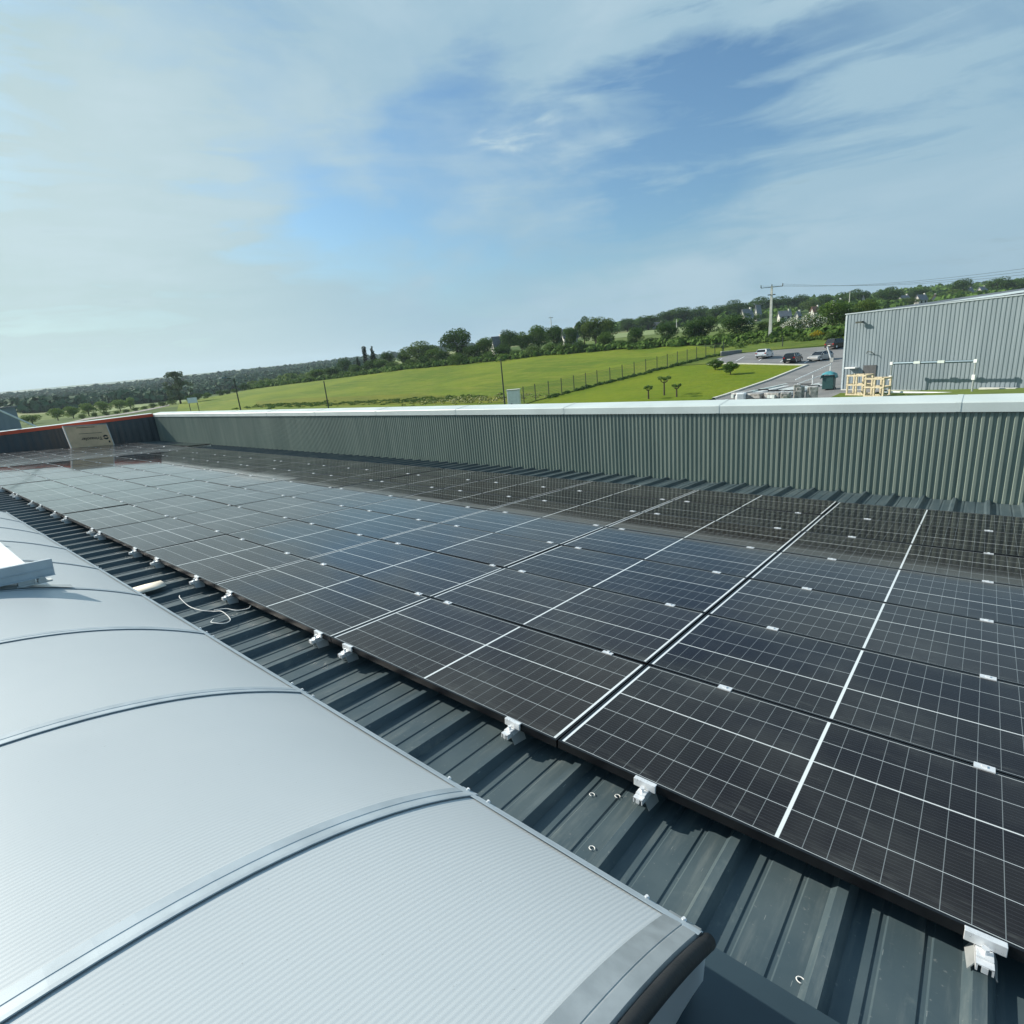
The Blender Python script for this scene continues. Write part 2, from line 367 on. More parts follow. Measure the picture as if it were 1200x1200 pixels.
# ------------------------------------------------------------------ front brackets
def bracket():
    root=empty('panel_bracket',(0,0,0),0,True)
    a=MB(); a.box((-.052,-.012,-.030),(.052,-.002,.004)); a.box((-.052,-.002,.0005),(.052,.010,.004)); a.box((-.022,-.05,-.036),(.022,-.012,-.030)); bevel(a.build('end_clamp',MT['alu'],root),.0015)
    b=MB(); b.box((-.022,-.075,-.060),(-.017,.05,-.037)); b.box((.017,-.075,-.060),(.022,.05,-.037)); b.box((-.022,-.075,-.040),(.022,.05,-.0365)); b.box((-.008,-.076,-.060),(.008,-.07,-.040)); b.build('short_rail',MT['alu'],root)
    m1=Matrix.Translation((.0,0,-.062))@Matrix.Rotation(.55,4,'Y')
    w=MB(); w.quad((-.020,-.045,-.060),(-.020,.05,-.060),(-.040,.05,-.108),(-.036,-.038,-.102)); w.quad((.020,-.045,-.060),(.020,.05,-.060),(.040,.05,-.108),(.036,-.038,-.102))
    o=w.build('rib_saddle',MT['galv'],root); s=o.modifiers.new('t','SOLIDIFY'); s.thickness=.003
    t=MB(); t.tube([(0,-.03,-.034),(0,-.03,-.016)],.007,8); t.tube([(0,-.03,-.016),(0,-.03,-.012)],.011,6); t.build('bolt',MT['alu'],root)
    return root
BR=bracket(); first=True
for i,x in enumerate(sorted(bracket_x,reverse=True)):
    o=BR if i==0 else copy_tree(BR)
    o.matrix_world=ROOF@Matrix.Translation((x,0,0))@Matrix.Rotation(random.uniform(-.05,.05),4,'Z')
    lab='silver end bracket clamping the front edge of the panels, nearest one at the bottom right' if i==0 else 'silver end bracket clamping the front edge of the panels, number %s counted back from the nearest'%(NUM[i] if i<16 else ('twenty ' if i<29 else 'thirty ')+str(i+1))
    if i>=16: lab='small silver end bracket far along the front panel edge, %d brackets beyond the nearest'%i
    elif i: lab='silver end bracket clamping the front panel edge, the %s one counted from the nearest'%NUM[i]
    o.scale=(.86,.86,.92); tag(o,lab,'bracket','end brackets along the front edge of the panels')
# ------------------------------------------------------------------ barrel skylight
YC=-1.82; HW=1.2; ZE=.2; RISE=.30
def dome_z(y): return ZE+RISE*(1-min(1,abs(y-YC)/HW)**2.3)
def arc(off=0.,n=40,a0=-1,a1=1):
    out=[]
    for i in range(n+1):
        t=a0+(a1-a0)*i/n; s=math.copysign(1-(1-abs(t))**1.25,t) ; y=YC+HW*s; z=dome_z(y)
        d=-RISE*2.3*abs(s)**1.3*math.copysign(1,s)/HW if abs(s)>1e-6 else 0.; n_=Vector((0,-d,1)).normalized()
        out.append((y+n_.y*off,z+n_.z*off))
    return out
def skylight():
    root=empty('barrel_skylight',(0,0,0),0,True); tag(root,'long white barrel vaulted rooflight with metal arch bars beside the ribbed strip','skylight')
    xs=[.10-1.049*k for k in range(9)]; bounds=[.815]+xs
    for a,b in zip(bounds[:-1],bounds[1:]):
        n=6; sag=lambda t:-.004*math.sin(PI*t)
        MB().grid([[(a+(b-a)*i/n,y,z+sag(i/n)) for y,z in arc()] for i in range(n+1)]).build('glazing_sheet',MT['dome'],root,True)
    for k,x in enumerate(xs):
        w=.034; mb=MB(); pr=[(-w,.0005),(-w+.002,.0025),(-.003,.003),(-.002,.0018),(.002,.0018),(.003,.003),(w-.010,.005),(w,.005),(w+.001,.001)]
        mb.grid([[(x+dx,y,z) for y,z in arc(o_)] for dx,o_ in pr]).build('arch_bar',MT['alu_dull'],root)
        g=MB(); g.grid([[(x+w+.001,y,z) for y,z in arc(.0025)],[(x+w+.0035,y,z) for y,z in arc(.0025)]]).build('rubber_gasket',plain('grey_gasket',(.09,.11,.12),.6),root)
    mb=MB(); mb.grid([[(x,y,z) for y,z in arc(o_)] for x,o_ in ((.797,.001),(.798,.004),(.842,.0045),(.843,.003),(.847,.004),(.878,.004),(.884,-.008))]).build('end_arch_bar',MT['galv'],root,False)
    pts=[(.898,y,z) for y,z in arc(-.014)]; MB().tube(pts,.0185,14).build('end_foam_seal',MT['rubber'],root,True)
    # end gable leaning in to the kerb
    top=[(.893,y,z-.026) for y,z in arc()]; bot=[(.825,YC+(y-YC)*1.03+ (0),-.118) for y,z in arc()]
    mid=[((a[0]*.75+b[0]*.25)+.012,a[1],a[2]*.6+b[2]*.4) for a,b in zip(top,bot)]
    MB().grid([top,mid,bot]).build('end_gable',MT['gable'],root,True)
    for s in (1,-1):
        ye=YC+s*HW
        r=MB(); pr=[(ye-s*.035,dome_z(ye-s*.035)+.004),(ye-s*.03,ZE+.022),(ye-s*.012,ZE+.013),(ye-s*.010,ZE+.006),(ye-s*.002,ZE+.003),(ye+s*.006,ZE-.012),(ye+s*.006,ZE-.04)]
        r.grid([[(.884,y,z) for y,z in pr],[(xs[-1]-.05,y,z) for y,z in pr]]).build('edge_rail',MT['alu_dull'],root)
        k=MB(); yo=ye+s*.10
        k.quad((.85,ye-s*.01,ZE-.03),(.825,yo,-.125),(xs[-1],yo,-.125),(xs[-1],ye-s*.01,ZE-.03)).build('kerb',MT['white'],root)
    bm=[x+d for x in xs for d in (-.09,0.0,.09)]+[.74,.838]
    for x in bm:
        b=MB(); y=YC+HW-.008; b.tube([(x,y,ZE+.004),(x,y,ZE+.012)],.0068,8); b.tube([(x,y,ZE+.012),(x,y,ZE+.017)],.004,8); b.build('bolt',MT['alu'],root)
    # far end cap
    e=MB(); e.grid([[(xs[-1]-.04,y,z) for y,z in arc()],[(xs[-1]-.04,y,-.12) for y,z in arc()]]).build('far_gable',MT['dome'],root)
    # opening vent on the crown
    v=ob('vent_flap',MB().box((-5.10,-2.53,.520),(-3.078,-1.19,.540)).mesh('vent_flap',MT['white']),root)
    f=MB(); f.box((-3.075,-2.58,.488),(-3.045,-1.072,.590)); f.box((-3.045,-2.58,.488),(-3.030,-1.072,.494)); f.box((-3.045,-2.58,.532),(-3.039,-1.074,.538)); bevel(f.build('vent_front_rail',MT['alu_dull'],v),.006)
    for y0 in (-1.215,-2.54):
        g=MB(); g.box((-5.10,y0,.50),(-3.078,y0+.035,.566)); g.build('vent_side_rail',MT['white'],v)
    g=MB(); g.box((-5.13,-2.58,.49),(-5.10,-1.16,.585)); g.build('vent_back_rail',MT['alu_dull'],v)
    g=MB(); g.box((-4.1,-2.50,.541),(-4.06,-1.216,.552)); g.build('vent_cross_rail',MT['alu_dull'],v)
    for y0 in (-1.16,-2.50):
        h=MB(); h.box((-3.10,y0-.10,.452),(-3.04,y0+.07,.462)); h.tube([(-3.11,y0+.02,.475),(-3.025,y0+.02,.475)],.020,10); h.box((-3.09,y0-.09,.462),(-3.05,y0-.01,.488)); h.build('vent_hinge',MT['galv'],v)
    t=MB(); pts=[(y,dome_z(y)) for y in np.linspace(-2.6,-1.0,17)]
    t.grid([[(-3.02,y,z+.012) for y,z in pts],[(-3.10,y,z+.014) for y,z in pts],[(-3.10,y,z) for y,z in pts]]).build('vent_seat_strip',MT['galv'],v)
    return root
skylight()
# ------------------------------------------------------------------ small things on the roof
def smooth_pts(p,n=8):
    P_=[Vector(q) for q in p]; out=[]
    for i in range(len(P_)-1):
        a=P_[max(i-1,0)];b=P_[i];c=P_[i+1];d=P_[min(i+2,len(P_)-1)]
        for k in range(n):
            t=k/n; out.append(.5*((2*b)+(c-a)*t+(2*a-5*b+4*c-d)*t*t+(3*b-a-3*c+d)*t**3))
    out.append(P_[-1]); return out
zc=RT+.006
o=MB().tube(smooth_pts([(-3.77,-.20,zc),(-3.60,-.25,zc+.03),(-3.43,-.25,zc),(-3.25,-.23,zc),(-3.14,-.18,zc),(-3.02,-.16,zc+.02),(-2.86,-.17,zc),(-2.82,-.23,zc),(-2.92,-.28,zc),(-2.98,-.24,zc)]),.0032,6).build('loose_string',MT['cord'],None,True,True)
tag(o,'thin white cord curling over the ribs beside the skylight','cord')
o=MB().tube(smooth_pts([(-3.15,-.17,zc+.004),(-3.10,-.10,zc+.004),(-3.00,-.06,zc),(-2.94,-.0,zc+.01),(-2.93,.02,zc+.03)]),.0032,6).build('loose_string',MT['cord'],None,True,True)
tag(o,'short white cable end running under the panel edge','cord')
pp=MB(); pp.grid([[(-4.36,-.42,RT+.003),(-4.35,-.28,RT+.010),(-4.37,-.15,RT+.004)],[(-4.25,-.40,RT+.005),(-4.23,-.28,RT+.012),(-4.26,-.16,RT+.012)],[(-4.14,-.43,RT+.002),(-4.13,-.28,RT+.004),(-4.17,-.17,RT+.002)]])
o=pp.build('cardboard_scrap',plain('cream_cardboard',(.72,.66,.55),.8),None,True,True); o.modifiers.new('t','SOLIDIFY').thickness=.004
tag(o,'cream cardboard scrap lying across the ribs next to the skylight edge','cardboard')
for (x,y,lab) in ((.214,-.054,'tiny pale metal clip on the ribbed strip near the panel edge'),(.357,-.283,'tiny pale metal clip on the ribbed strip close to the skylight edge'),(1.047,-.315,'tiny white metal clip lying nearest the bottom of the picture'),(.30,.0,'tiny pale metal ring beside the second nearest bracket')):
    pts=[(x+.009*math.cos(t)*1.2,y+.009*math.sin(t),ZP+.004) for t in np.linspace(0,5.2,12)]
    o=MB().tube(pts,.0018,5).build('metal_clip',MT['cord'],None,True,True); tag(o,lab,'metal clip')
# carton standing at the far end
def carton():
    c0=Vector((-26.25,4.45,-.04)); root=empty('cardboard_carton',c0,0,True); tag(root,'brown cardboard panel carton standing on edge against the red coped wall','carton')
    tilt=Matrix.Rotation(-.10,4,'Y')
    def T(mb): mb.v=[tuple(tilt@Matrix(((1,0,0,0),(0,1,-.13,0),(0,0,1,0),(0,0,0,1)))@Vector(v)) for v in mb.v]; return mb
    b=MB(); b.box((-.18,-.74,0),(0,.68,.90)); bevel(T(b).build('box_body',MT['card'],root),.01)
    fl=MB(); fl.box((-.18,-.75,.875),(.012,.69,.92)); T(fl).build('lid_flap',plain('grey_cardboard',(.42,.36,.32),.85),root)
    e=MB(); e.box((-.17,.665,0),(.008,.695,.89)); e.box((-.17,-.755,.02),(.008,-.73,.87)); T(e).build('edge_tape',plain('pale_tape',(.62,.60,.56),.5),root)
    cu=bpy.data.curves.new('t','FONT'); cu.body='Trinasolar'; cu.size=.17; cu.align_x='CENTER'; cu.extrude=.001; cu.offset=.003
    to=bpy.data.objects.new('t',cu); COL.objects.link(to); bpy.context.view_layer.update()
    me=bpy.data.meshes.new_from_object(to.evaluated_get(bpy.context.evaluated_depsgraph_get())); bpy.data.objects.remove(to)
    # printed upside down as the carton stands
    mm=tilt@Matrix.Translation((.0035,-.02,.40))@Matrix(((0,0,1,0),(-1,0,0,0),(0,-1,0,0),(0,0,0,1)))
    me.transform(mm); me.materials.clear(); me.materials.append(MT['ink']); ob('printed_name',me,root)
    d=MB(); 
    for a0,a1 in ((.3,2.9),(3.4,6.0)):
        d.grid([[(.0035,.50+r*math.cos(t),.37+r*math.sin(t)) for t in np.linspace(a0,a1,12)] for r in (.035,.095)])
    T(d).build('printed_roundel',MT['ink'],root)
    l=MB(); l.box((.002,-.35,.56),(.0035,.42,.575)); l.box((.002,-.35,.80),(.0035,.25,.82)); l.box((.002,.74-.2,.14),(.0035,.60,.22)); T(l).build('printed_lines',MT['ink'],root)
carton()
def spare():
    root=empty('spare_panel_stack',(-22.1,6.45,ZP+.05),.12,True); tag(root,'dark spare panel lying on white blocks in the far corner by the parapet','panel stack')
    MB().box((-.9,-.42,.05),(.9,.42,.085)).build('frame',MT['black'],root); MB().quad((-.88,-.40,.0865),(.88,-.40,.0865),(.88,.40,.0865),(-.88,.40,.0865)).build('cell_sheet',CELLS[(0,0)] if False else MT['glassd'],root)
    for x in (-.7,0,.7): MB().box((x-.06,-.5,-.05),(x+.06,.5,.05)).build('support_block',MT['alu'],root)
    o=empty('rail_offcuts',(-21.9,5.75,ZP+.05),.1,True); tag(o,'jumble of short silver rail offcuts beside the spare panel','metal rails')
    for i in range(7):
        a=random.uniform(-.6,.6); mt=Matrix.Translation((random.uniform(-.7,.7),random.uniform(-.12,.12),.02*i*.4))@Matrix.Rotation(a,4,'Z')
        m_=MB(); m_.box((-.25,-.02,0),(.25,.02,.035),mt); m_.build('rail',MT['alu'],o)
spare()
def mast_rail():
    a=ROOF.inverted()@at(-25,468,31.5); 
    p0=at(47,502,31.2); p1=at(0,481,31.2); p2=p1+(p1-p0)*1.0
    root=empty('guard_rail',p0); tag(root,'pale slanting guard rail pole beyond the red coping at far left','guard rail')
    loc=lambda p:Vector(p)-Vector(p0)
    MB().tube([loc(p0),loc(p2)],.035,8).build('rail_tube',MT['cap'],root)
    for t in (.0,1.6):
        q=loc(p0+(p1-p0)*t); MB().tube([q,(q.x,q.y,-1.5)],.025,6).build('upright',MT['cap'],root)
mast_rail()
# ================================================================== TERRAIN
CP=[(30,505,110),(100,490,150),(150,482,190),(230,480,150),(300,477,110),(400,476,95),(480,474,88),(560,472,78),(628,470,72),(750,470,59),(850,466,58),(985,460,55),(1100,461,50),(1200,464,44),
(300,463,165),(400,458,140),(500,450,125),(600,443,110),(700,440,98),(800,430,90),(860,425,88),
(850,417,100),(900,420,90),(940,424,86),(965,423,88),(985,410,98),(1060,400,100),(1200,390,100),
(220,473,260),(300,455,230),(400,443,200),(480,432,170),(560,425,155),(640,416,145),(720,410,135),(800,405,128),(870,402,118),(906,393,116),(960,393,116),(995,385,118),
(700,395,260),(780,388,260),(870,383,230),(930,375,280),(1000,366,330),(1100,358,350),(1200,350,380),
(600,402,420),(700,388,500),(800,372,520),(900,360,560),(1000,348,620),(1100,340,650),(1200,333,700),
(0,484,330),(100,476,330),(200,470,380),(300,454,420),(0,470,1500),(100,458.5,1500),(200,449.2,1500),(300,438.2,1500),(400,426.3,1500),(475,415.8,1500),(560,409,1300),
(0,472,2600),(100,461,2600),(200,452,2600),(300,441,2600),(400,429.5,2600),(475,419,2600),(700,390,2000),(1000,350,2000),(1200,328,2000)]
AZ0=math.atan2(RW[2][1],RW[2][0])
def feat(x,y):
    dx=x-EYE[0]; dy=y-EYE[1]; r=np.hypot(dx,dy); a=(np.arctan2(dy,dx)-AZ0+PI)%(2*PI)-PI
    return np.stack([a*1.3,np.log(np.maximum(r,3.))],-1)
pts=[tuple(at(*q)) for q in CP]
for a in np.linspace(-PI,PI,17)[:-1]:
    for r in (20,35): 
        if r==20 or abs(a)>.9: pts.append((EYE[0]+r*math.cos(AZ0+a),EYE[1]+r*math.sin(AZ0+a),GZ))
    if abs(a)>1.1:
        for r in (80,300,1200,3000): pts.append((EYE[0]+r*math.cos(AZ0+a),EYE[1]+r*math.sin(AZ0+a),GZ+{80:0,300:2,1200:12,3000:20}[r]))
pts=np.array(pts); FT=feat(pts[:,0],pts[:,1])
def kern(d): return d
D=np.linalg.norm(FT[:,None]-FT[None],axis=-1); n_=len(pts)
A=np.zeros((n_+3,n_+3)); A[:n_,:n_]=kern(D)-np.eye(n_)*.015; A[:n_,n_]=1; A[:n_,n_+1:]=FT; A[n_:,:n_]=A[:n_,n_:].T
# heights are interpolated as elevation angles, so near and far points keep their weight
rr=np.hypot(pts[:,0]-EYE[0],pts[:,1]-EYE[1]); rhs=np.r_[(pts[:,2]-EYE[2])/rr,0,0,0]; Wt=np.linalg.solve(A,rhs)
def H(x,y):
    x=np.atleast_1d(np.asarray(x,float)); y=np.atleast_1d(np.asarray(y,float)); f=feat(x,y); out=np.empty(len(x))
    for i in range(0,len(x),20000):
        ff=f[i:i+20000]; d=np.linalg.norm(ff[:,None]-FT[None],axis=-1); out[i:i+20000]=kern(d)@Wt[:n_]+Wt[n_]+ff@Wt[n_+1:]
    r=np.maximum(np.hypot(x-EYE[0],y-EYE[1]),3.)
    z=out*r+EYE[2]; k=np.clip((r-26)/14,0,1); return z*k+GZ*(1-k)
def H1(x,y): return float(H(x,y)[0])
az=np.concatenate([np.arange(-180,-62,4),np.arange(-62,62,.6),np.arange(62,180,4)])*PI/180
rad=np.exp(np.linspace(math.log(5),math.log(4200),150))
XX=EYE[0]+np.outer(rad,np.cos(AZ0+az)); YY=EYE[1]+np.outer(rad,np.sin(AZ0+az)); ZZ=H(XX.ravel(),YY.ravel()).reshape(XX.shape)
mb=MB(); na=len(az)
mb.v=[(float(a),float(b),float(c)) for a,b,c in zip(XX.ravel(),YY.ravel(),ZZ.ravel())]
mb.f=[(i*na+j,(i+1)*na+j,(i+1)*na+(j+1)%na,i*na+(j+1)%na) for i in range(len(rad)-1) for j in range(na)]
mb.f.append(tuple(range(na)))
g=mb.build('ground',MT['land'],None,True); tag(g,kind='structure')
def drape(name,poly,mat,off,step=2.5,kind='structure'):
    poly=[Vector((p[0],p[1])) for p in poly]
    x0=min(p.x for p in poly);x1=max(p.x for p in poly);y0=min(p.y for p in poly);y1=max(p.y for p in poly)
    # refine the border
    bd=[]
    for a,b in zip(poly,poly[1:]+poly[:1]):
        k=max(1,int((b-a).length/step)); bd+=[a+(b-a)*i/k for i in range(k)]
    def inside(p):
        c=False
        for a,b in zip(poly,poly[1:]+poly[:1]):
            if (a.y>p.y)!=(b.y>p.y) and p.x<(b.x-a.x)*(p.y-a.y)/(b.y-a.y)+a.x: c=not c
        return c
    inn=[Vector((x,y)) for x in np.arange(x0,x1,step) for y in np.arange(y0,y1,step) if inside(Vector((x,y)))]
    allp=bd+inn; n=len(bd); res=delaunay_2d_cdt(allp,[(i,(i+1)%n) for i in range(n)],[],1,1e-4)
    V=res[0]; z=H([v.x for v in V],[v.y for v in V])
    mb=MB(); mb.v=[(v.x,v.y,float(zz)+off) for v,zz in zip(V,z)]; mb.f=[tuple(f) for f in res[2]]
    o=mb.build(name,mat,None,True); tag(o,kind=kind); return o
xy=lambda *q:tuple(at(*q))[:2]
drape('field',[xy(215,474,262),xy(300,455,230),xy(400,443,200),xy(480,432,170),xy(560,425,155),xy(640,416,145),xy(720,410,135),xy(800,405,128),xy(846,404,113),xy(846,408,103),xy(800,418,95),xy(720,440,85),xy(628,470,72),xy(560,485,60),xy(400,490,60),xy(260,490,80),xy(205,484,130)],MT['field'],.07,3.)
drape('verge',[xy(300,471,138),xy(480,466,104),xy(600,463,80),xy(606,472,72),xy(480,474.5,88),xy(300,477.5,110)],mat_ground('yellowing_grass',((.16,.18,.012),(.11,.14,.012),(.24,.23,.03)),.15,.8),.10)
drape('lawn',[xy(560,485,58),xy(628,470,71),xy(720,440,84),xy(790,425,92),xy(828,430,89),xy(945,431,81),xy(900,447,68),xy(835,470,57),xy(760,480,52),xy(650,490,52)],MT['lawn'],.075)
drape('verge',[xy(790,424,93),xy(846,407,104),xy(850,403,113),xy(920,399,112),xy(1000,395,112),xy(1000,402,103),xy(900,408,101),xy(860,411,101),xy(828,428,90)],MT['rough'],.06)
drape('car_park',[xy(828,429.5,88.9),xy(842,420,97),xy(860,412,100),xy(900,409,100),xy(1000,403,101.5),xy(1100,400,95),xy(1100,440,62),xy(985,470,48),xy(835,475,52),xy(839,470,56.6),xy(902,447,67.5),xy(947,431,80.6)],MT['asphalt'],.08)
drape('crop_field',[xy(690,398,215),xy(735,396,215),xy(800,391,215),xy(880,386,205),xy(884,376,300),xy(800,385,300),xy(690,391,310)],MT['wheat'],.12,12.)
drape('road',[xy(20,512,95),xy(100,494,135),xy(200,482,185),xy(200,480,200),xy(100,491,147),xy(20,508,103)],MT['gravel'],.07,4.)
drape('access_track',[xy(300,456,270),xy(345,449,250),xy(372,443,240),xy(372,441,262),xy(330,446,290),xy(295,452,300)],MT['wheat'],.12,6.)
drape('stubble_field',[xy(120,484,205),xy(200,477,235),xy(225,474,262),xy(225,471,320),xy(150,478,300),xy(90,486,230)],MT['wheat'],.12,8.)
# kerb along the lawn, bay markings
def strip(name,line,w,h,mat,off,**t):
    mb=MB(); rows=[]
    P_=[Vector((*p,0)) for p in line]; Q=[]
    for a,b in zip(P_[:-1],P_[1:]):
        k=max(1,int((b-a).length/2)); Q+=[a+(b-a)*i/k for i in range(k)]
    Q.append(P_[-1])
    for i,p in enumerate(Q):
        d=(Q[min(i+1,len(Q)-1)]-Q[max(i-1,0)]).normalized(); n=Vector((-d.y,d.x,0))*w/2; z=H1(p.x,p.y)+off
        a=p-n; b=p+n; rows.append([(a.x,a.y,z),(a.x,a.y,z+h),(b.x,b.y,z+h),(b.x,b.y,z)])
    o=mb.grid(rows).build(name,mat); tag(o,**t); return o
strip('lawn_kerb',[xy(828,429.7,88.9),xy(945.5,431,80.8),xy(901,447,67.8),xy(836,470,56.8)],.3,.16,MT['concrete'],.05,kind='structure')
for i,(a,b) in enumerate([((846,421,95),(838,427,90)),((872,420,94.5),(862,426.5,89)),((898,419.5,93),(889,426,87.5)),((924,421,91),(914,427.5,85.5)),((950,424,89),(942,429,83.5))]):
    strip('bay_marking',[xy(*a),xy(*b)],.14,.004,MT['white'],.09,kind='structure')
# ------------------------------------------------------------------ trees
def leaf_cloud(blobs,n,size,seed,flat=.6):
    r=np.random.default_rng(seed); V=[];Fc=[]
    vol=np.array([b[3]*b[4]*b[5] for b in blobs])**.75; vol/=vol.sum()
    for b,pv in zip(blobs,vol):
        k=int(n*pv)
        for _ in range(k):
            d=r.normal(size=3); d/=np.linalg.norm(d); rad_=r.uniform(.55,1.0)**.5*(1+.10*math.sin(d[0]*7+b[0]*9)*math.cos(d[1]*6+d[2]*5))
            c=np.array(b[:3])+d*rad_*np.array(b[3:6])
            t=r.normal(size=3); nrm=d*.8+t*.7; nrm/=np.linalg.norm(nrm); a=np.cross(nrm,r.normal(size=3)); a/=np.linalg.norm(a); bb=np.cross(nrm,a); s=size*r.uniform(.6,1.3)
            q=len(V); V+= [tuple(c+a*s),tuple(c+bb*s*.7),tuple(c-a*s),tuple(c-bb*s*.7)]; Fc.append((q,q+1,q+2,q+3))
    return V,Fc
def blobs_round(seed,n=18,w=.44,zc=.54,h=.46,rs=.17):
    r=np.random.default_rng(seed); out=[]
    for i in range(n):
        a=r.uniform(0,2*PI); t=r.uniform(-1,1); q=math.sqrt(max(0,1-t*t*.9))*r.uniform(.55,.95)
        s=rs*r.uniform(.7,1.25); out.append((w*q*math.cos(a)*.8,w*q*math.sin(a)*.8,zc+t*h*.72,s*1.15,s*1.15,s*.9))
    out.append((0,0,zc,w*.55,w*.55,h*.6)); return out
def trunk(h=.45,r=.03,limbs=5,seed=0,spread=.25,top=.7):
    q=random.Random(seed); mb=MB(); mb.tube([(0,0,-.03),(.004,0,h*.5),(0,.006,h)],r*1.3,7,r*.7)
    for i in range(limbs):
        a=2*PI*i/limbs+q.uniform(-.4,.4); s=spread*q.uniform(.6,1.1); mb.tube([(0,0,h*.7),(s*.5*math.cos(a),s*.5*math.sin(a),h*.7+(top-h*.7)*.55),(s*math.cos(a),s*math.sin(a),top*q.uniform(.85,1.1))],r*.55,5,r*.15)
    return mb
PROTO={}
def proto(kind,fol,seed):
    key=(kind,fol,seed)
    if key in PROTO: return PROTO[key]
    F_=FOL[fol]
    if kind=='oak': V,Fc=leaf_cloud(blobs_round(seed),6000,.020,seed); T=trunk(.28,.024,5,seed)
    elif kind=='bush': V,Fc=leaf_cloud(blobs_round(seed,13,.52,.42,.50,.2),3600,.025,seed); T=trunk(.25,.02,5,seed,.3,.5)
    elif kind=='conifer':
        bl=[(0.02*math.sin(i*2.1),.02*math.cos(i*1.7),.12+.80*i/9,.20*(1-i/10.5),.20*(1-i/10.5),.07) for i in range(10)]; V,Fc=leaf_cloud(bl,2600,.022,seed); T=trunk(.9,.018,0,seed)
    elif kind=='open':
        r=np.random.default_rng(seed); bl=[]
        for i in range(46):
            a=r.uniform(0,2*PI); z=r.uniform(.16,.95); q=r.uniform(.03,.34)*math.sqrt(max(.08,1-((z-.52)/.50)**2)); bl.append((q*math.cos(a),q*math.sin(a),z,.075,.075,.055))
        V,Fc=leaf_cloud(bl,5200,.017,seed); T=trunk(.6,.02,9,seed,.28,.85)
    elif kind=='street': V,Fc=leaf_cloud(blobs_round(seed,12,.38,.56,.42,.17),2800,.026,seed); T=trunk(.4,.02,4,seed,.2,.7)
    elif kind=='ball': V,Fc=leaf_cloud(blobs_round(seed,18,.48,.60,.50,.17),3600,.034,seed); T=trunk(.30,.03,4,seed,.25,.6)
    elif kind=='poplar':
        bl=[(0,0,.15+.8*i/8,.06,.06,.07) for i in range(9)]; V,Fc=leaf_cloud(bl,1200,.02,seed); T=trunk(.9,.018,0,seed)
    mb=MB(); mb.v=V; mb.f=Fc; cm=mb.mesh('crown',F_); tm=T.mesh('trunk',MT['bark'],True)
    PROTO[key]=(cm,tm); return PROTO[key]
WMUL={'oak':.86,'bush':1.0,'conifer':.42,'open':.68,'street':.80,'ball':1.05,'poplar':.14}
def px_per_m(px,py,d):
    a=at(px,py,d); q=RW@(np.array(a)-EYE); return F/q[2]
def tree(px,base,top,w,d,kind,fol,label,name='tree',cat='tree',group=None):
    p=at(px,base,d); z=H1(p.x,p.y); s=px_per_m(px,base,d)
    hgt=(at(px,top,d).z-z)
    if hgt<.8: hgt=max(.8,(base-top)/s)
    wid=w/s/WMUL[kind]
    cm,tm=proto(kind,fol,random.choice((1,2,3)))
    root=empty(name,(p.x,p.y,z),random.uniform(0,6.28)); root.scale=(wid,wid,hgt*1.03)
    ob('crown',cm,root); ob('trunk',tm,root); tag(root,label,cat,group); return root
# hedgerow and landmark trees, left to right
G='trees and bushes along the far edge of the meadow'
tree(213,477,435,30,190,'open','grey','tall airy tree rising above the valley left of the meadow','tree','tree')
hedge=[(335,457,447,12,232,'bush','mid'),(352,452,442,14,225,'bush','mid'),(374,448,432,20,212,'oak','mid'),(391,446,430,18,206,'oak','dark'),(405,440,419,17,240,'oak','dark'),(404,445,434,14,200,'bush','mid'),(417,442,427,16,196,'oak','mid'),(422,441,417,9,200,'conifer','conifer'),
(431,439,407,6,205,'poplar','conifer'),(440,437,405,13,200,'conifer','conifer'),(434,440,421,20,190,'bush','dark'),(447,438,420,18,188,'oak','mid'),(456,433,411,16,205,'oak','dark'),(462,436,423,15,182,'bush','mid'),(475,433,411,15,182,'oak','dark'),(483,432,419,16,176,'bush','mid'),
(494,430,400,40,178,'oak','olive'),(497,431,416,15,168,'bush','dark'),(512,429,408,26,170,'oak','mid'),(524,427,411,16,168,'bush','dark'),(539,426,384,40,168,'oak','dark'),(536,427,412,20,158,'bush','mid'),(555,424,404,26,162,'oak','dark'),(570,420,396,24,170,'oak','mid'),(573,423,411,17,155,'bush','mid'),
(590,421,404,24,156,'oak','dark'),(597,415,386,26,175,'oak','dark'),(612,412,389,22,172,'oak','mid'),(606,420,409,15,150,'bush','mid'),(625,417,405,18,148,'bush','olive'),(631,410,382,26,172,'oak','mid'),(645,414,401,19,146,'bush','mid'),(651,410,381,24,165,'oak','dark'),(663,413,400,22,143,'bush','mid'),(669,404,384,20,170,'oak','mid'),
(680,411,398,17,140,'bush','dark'),(685,402,371,20,172,'oak','dark'),(698,402,371,30,166,'oak','olive'),(713,402,374,24,164,'oak','olive'),(710,410,389,20,140,'oak','mid'),(725,408,398,20,138,'bush','mid'),(745,405,383,22,136,'oak','dark'),(764,405,395,20,134,'bush','mid'),(781,403,377,24,132,'oak','dark'),(797,404,394,18,130,'bush','mid'),
(812,402,376,28,131,'oak','dark'),(826,402,370,34,133,'oak','dark'),(845,402,388,18,126,'bush','mid'),(862,400,368,44,126,'oak','dark'),(884,398,386,20,122,'bush','dark'),(895,396,377,18,126,'oak','olive'),(915,395,372,20,128,'bush','dark'),
(932,394,370,30,118,'bush','blossom'),(952,393,364,34,118,'bush','blossom'),(976,392,353,40,119,'oak','mid'),(996,390,362,30,118,'oak','dark'),(1013,386,352,30,125,'oak','olive'),(957,402,392,13,110,'bush','gorse'),(973,401,392,13,109,'bush','olive'),(988,402,391,12,109,'bush','mid')]
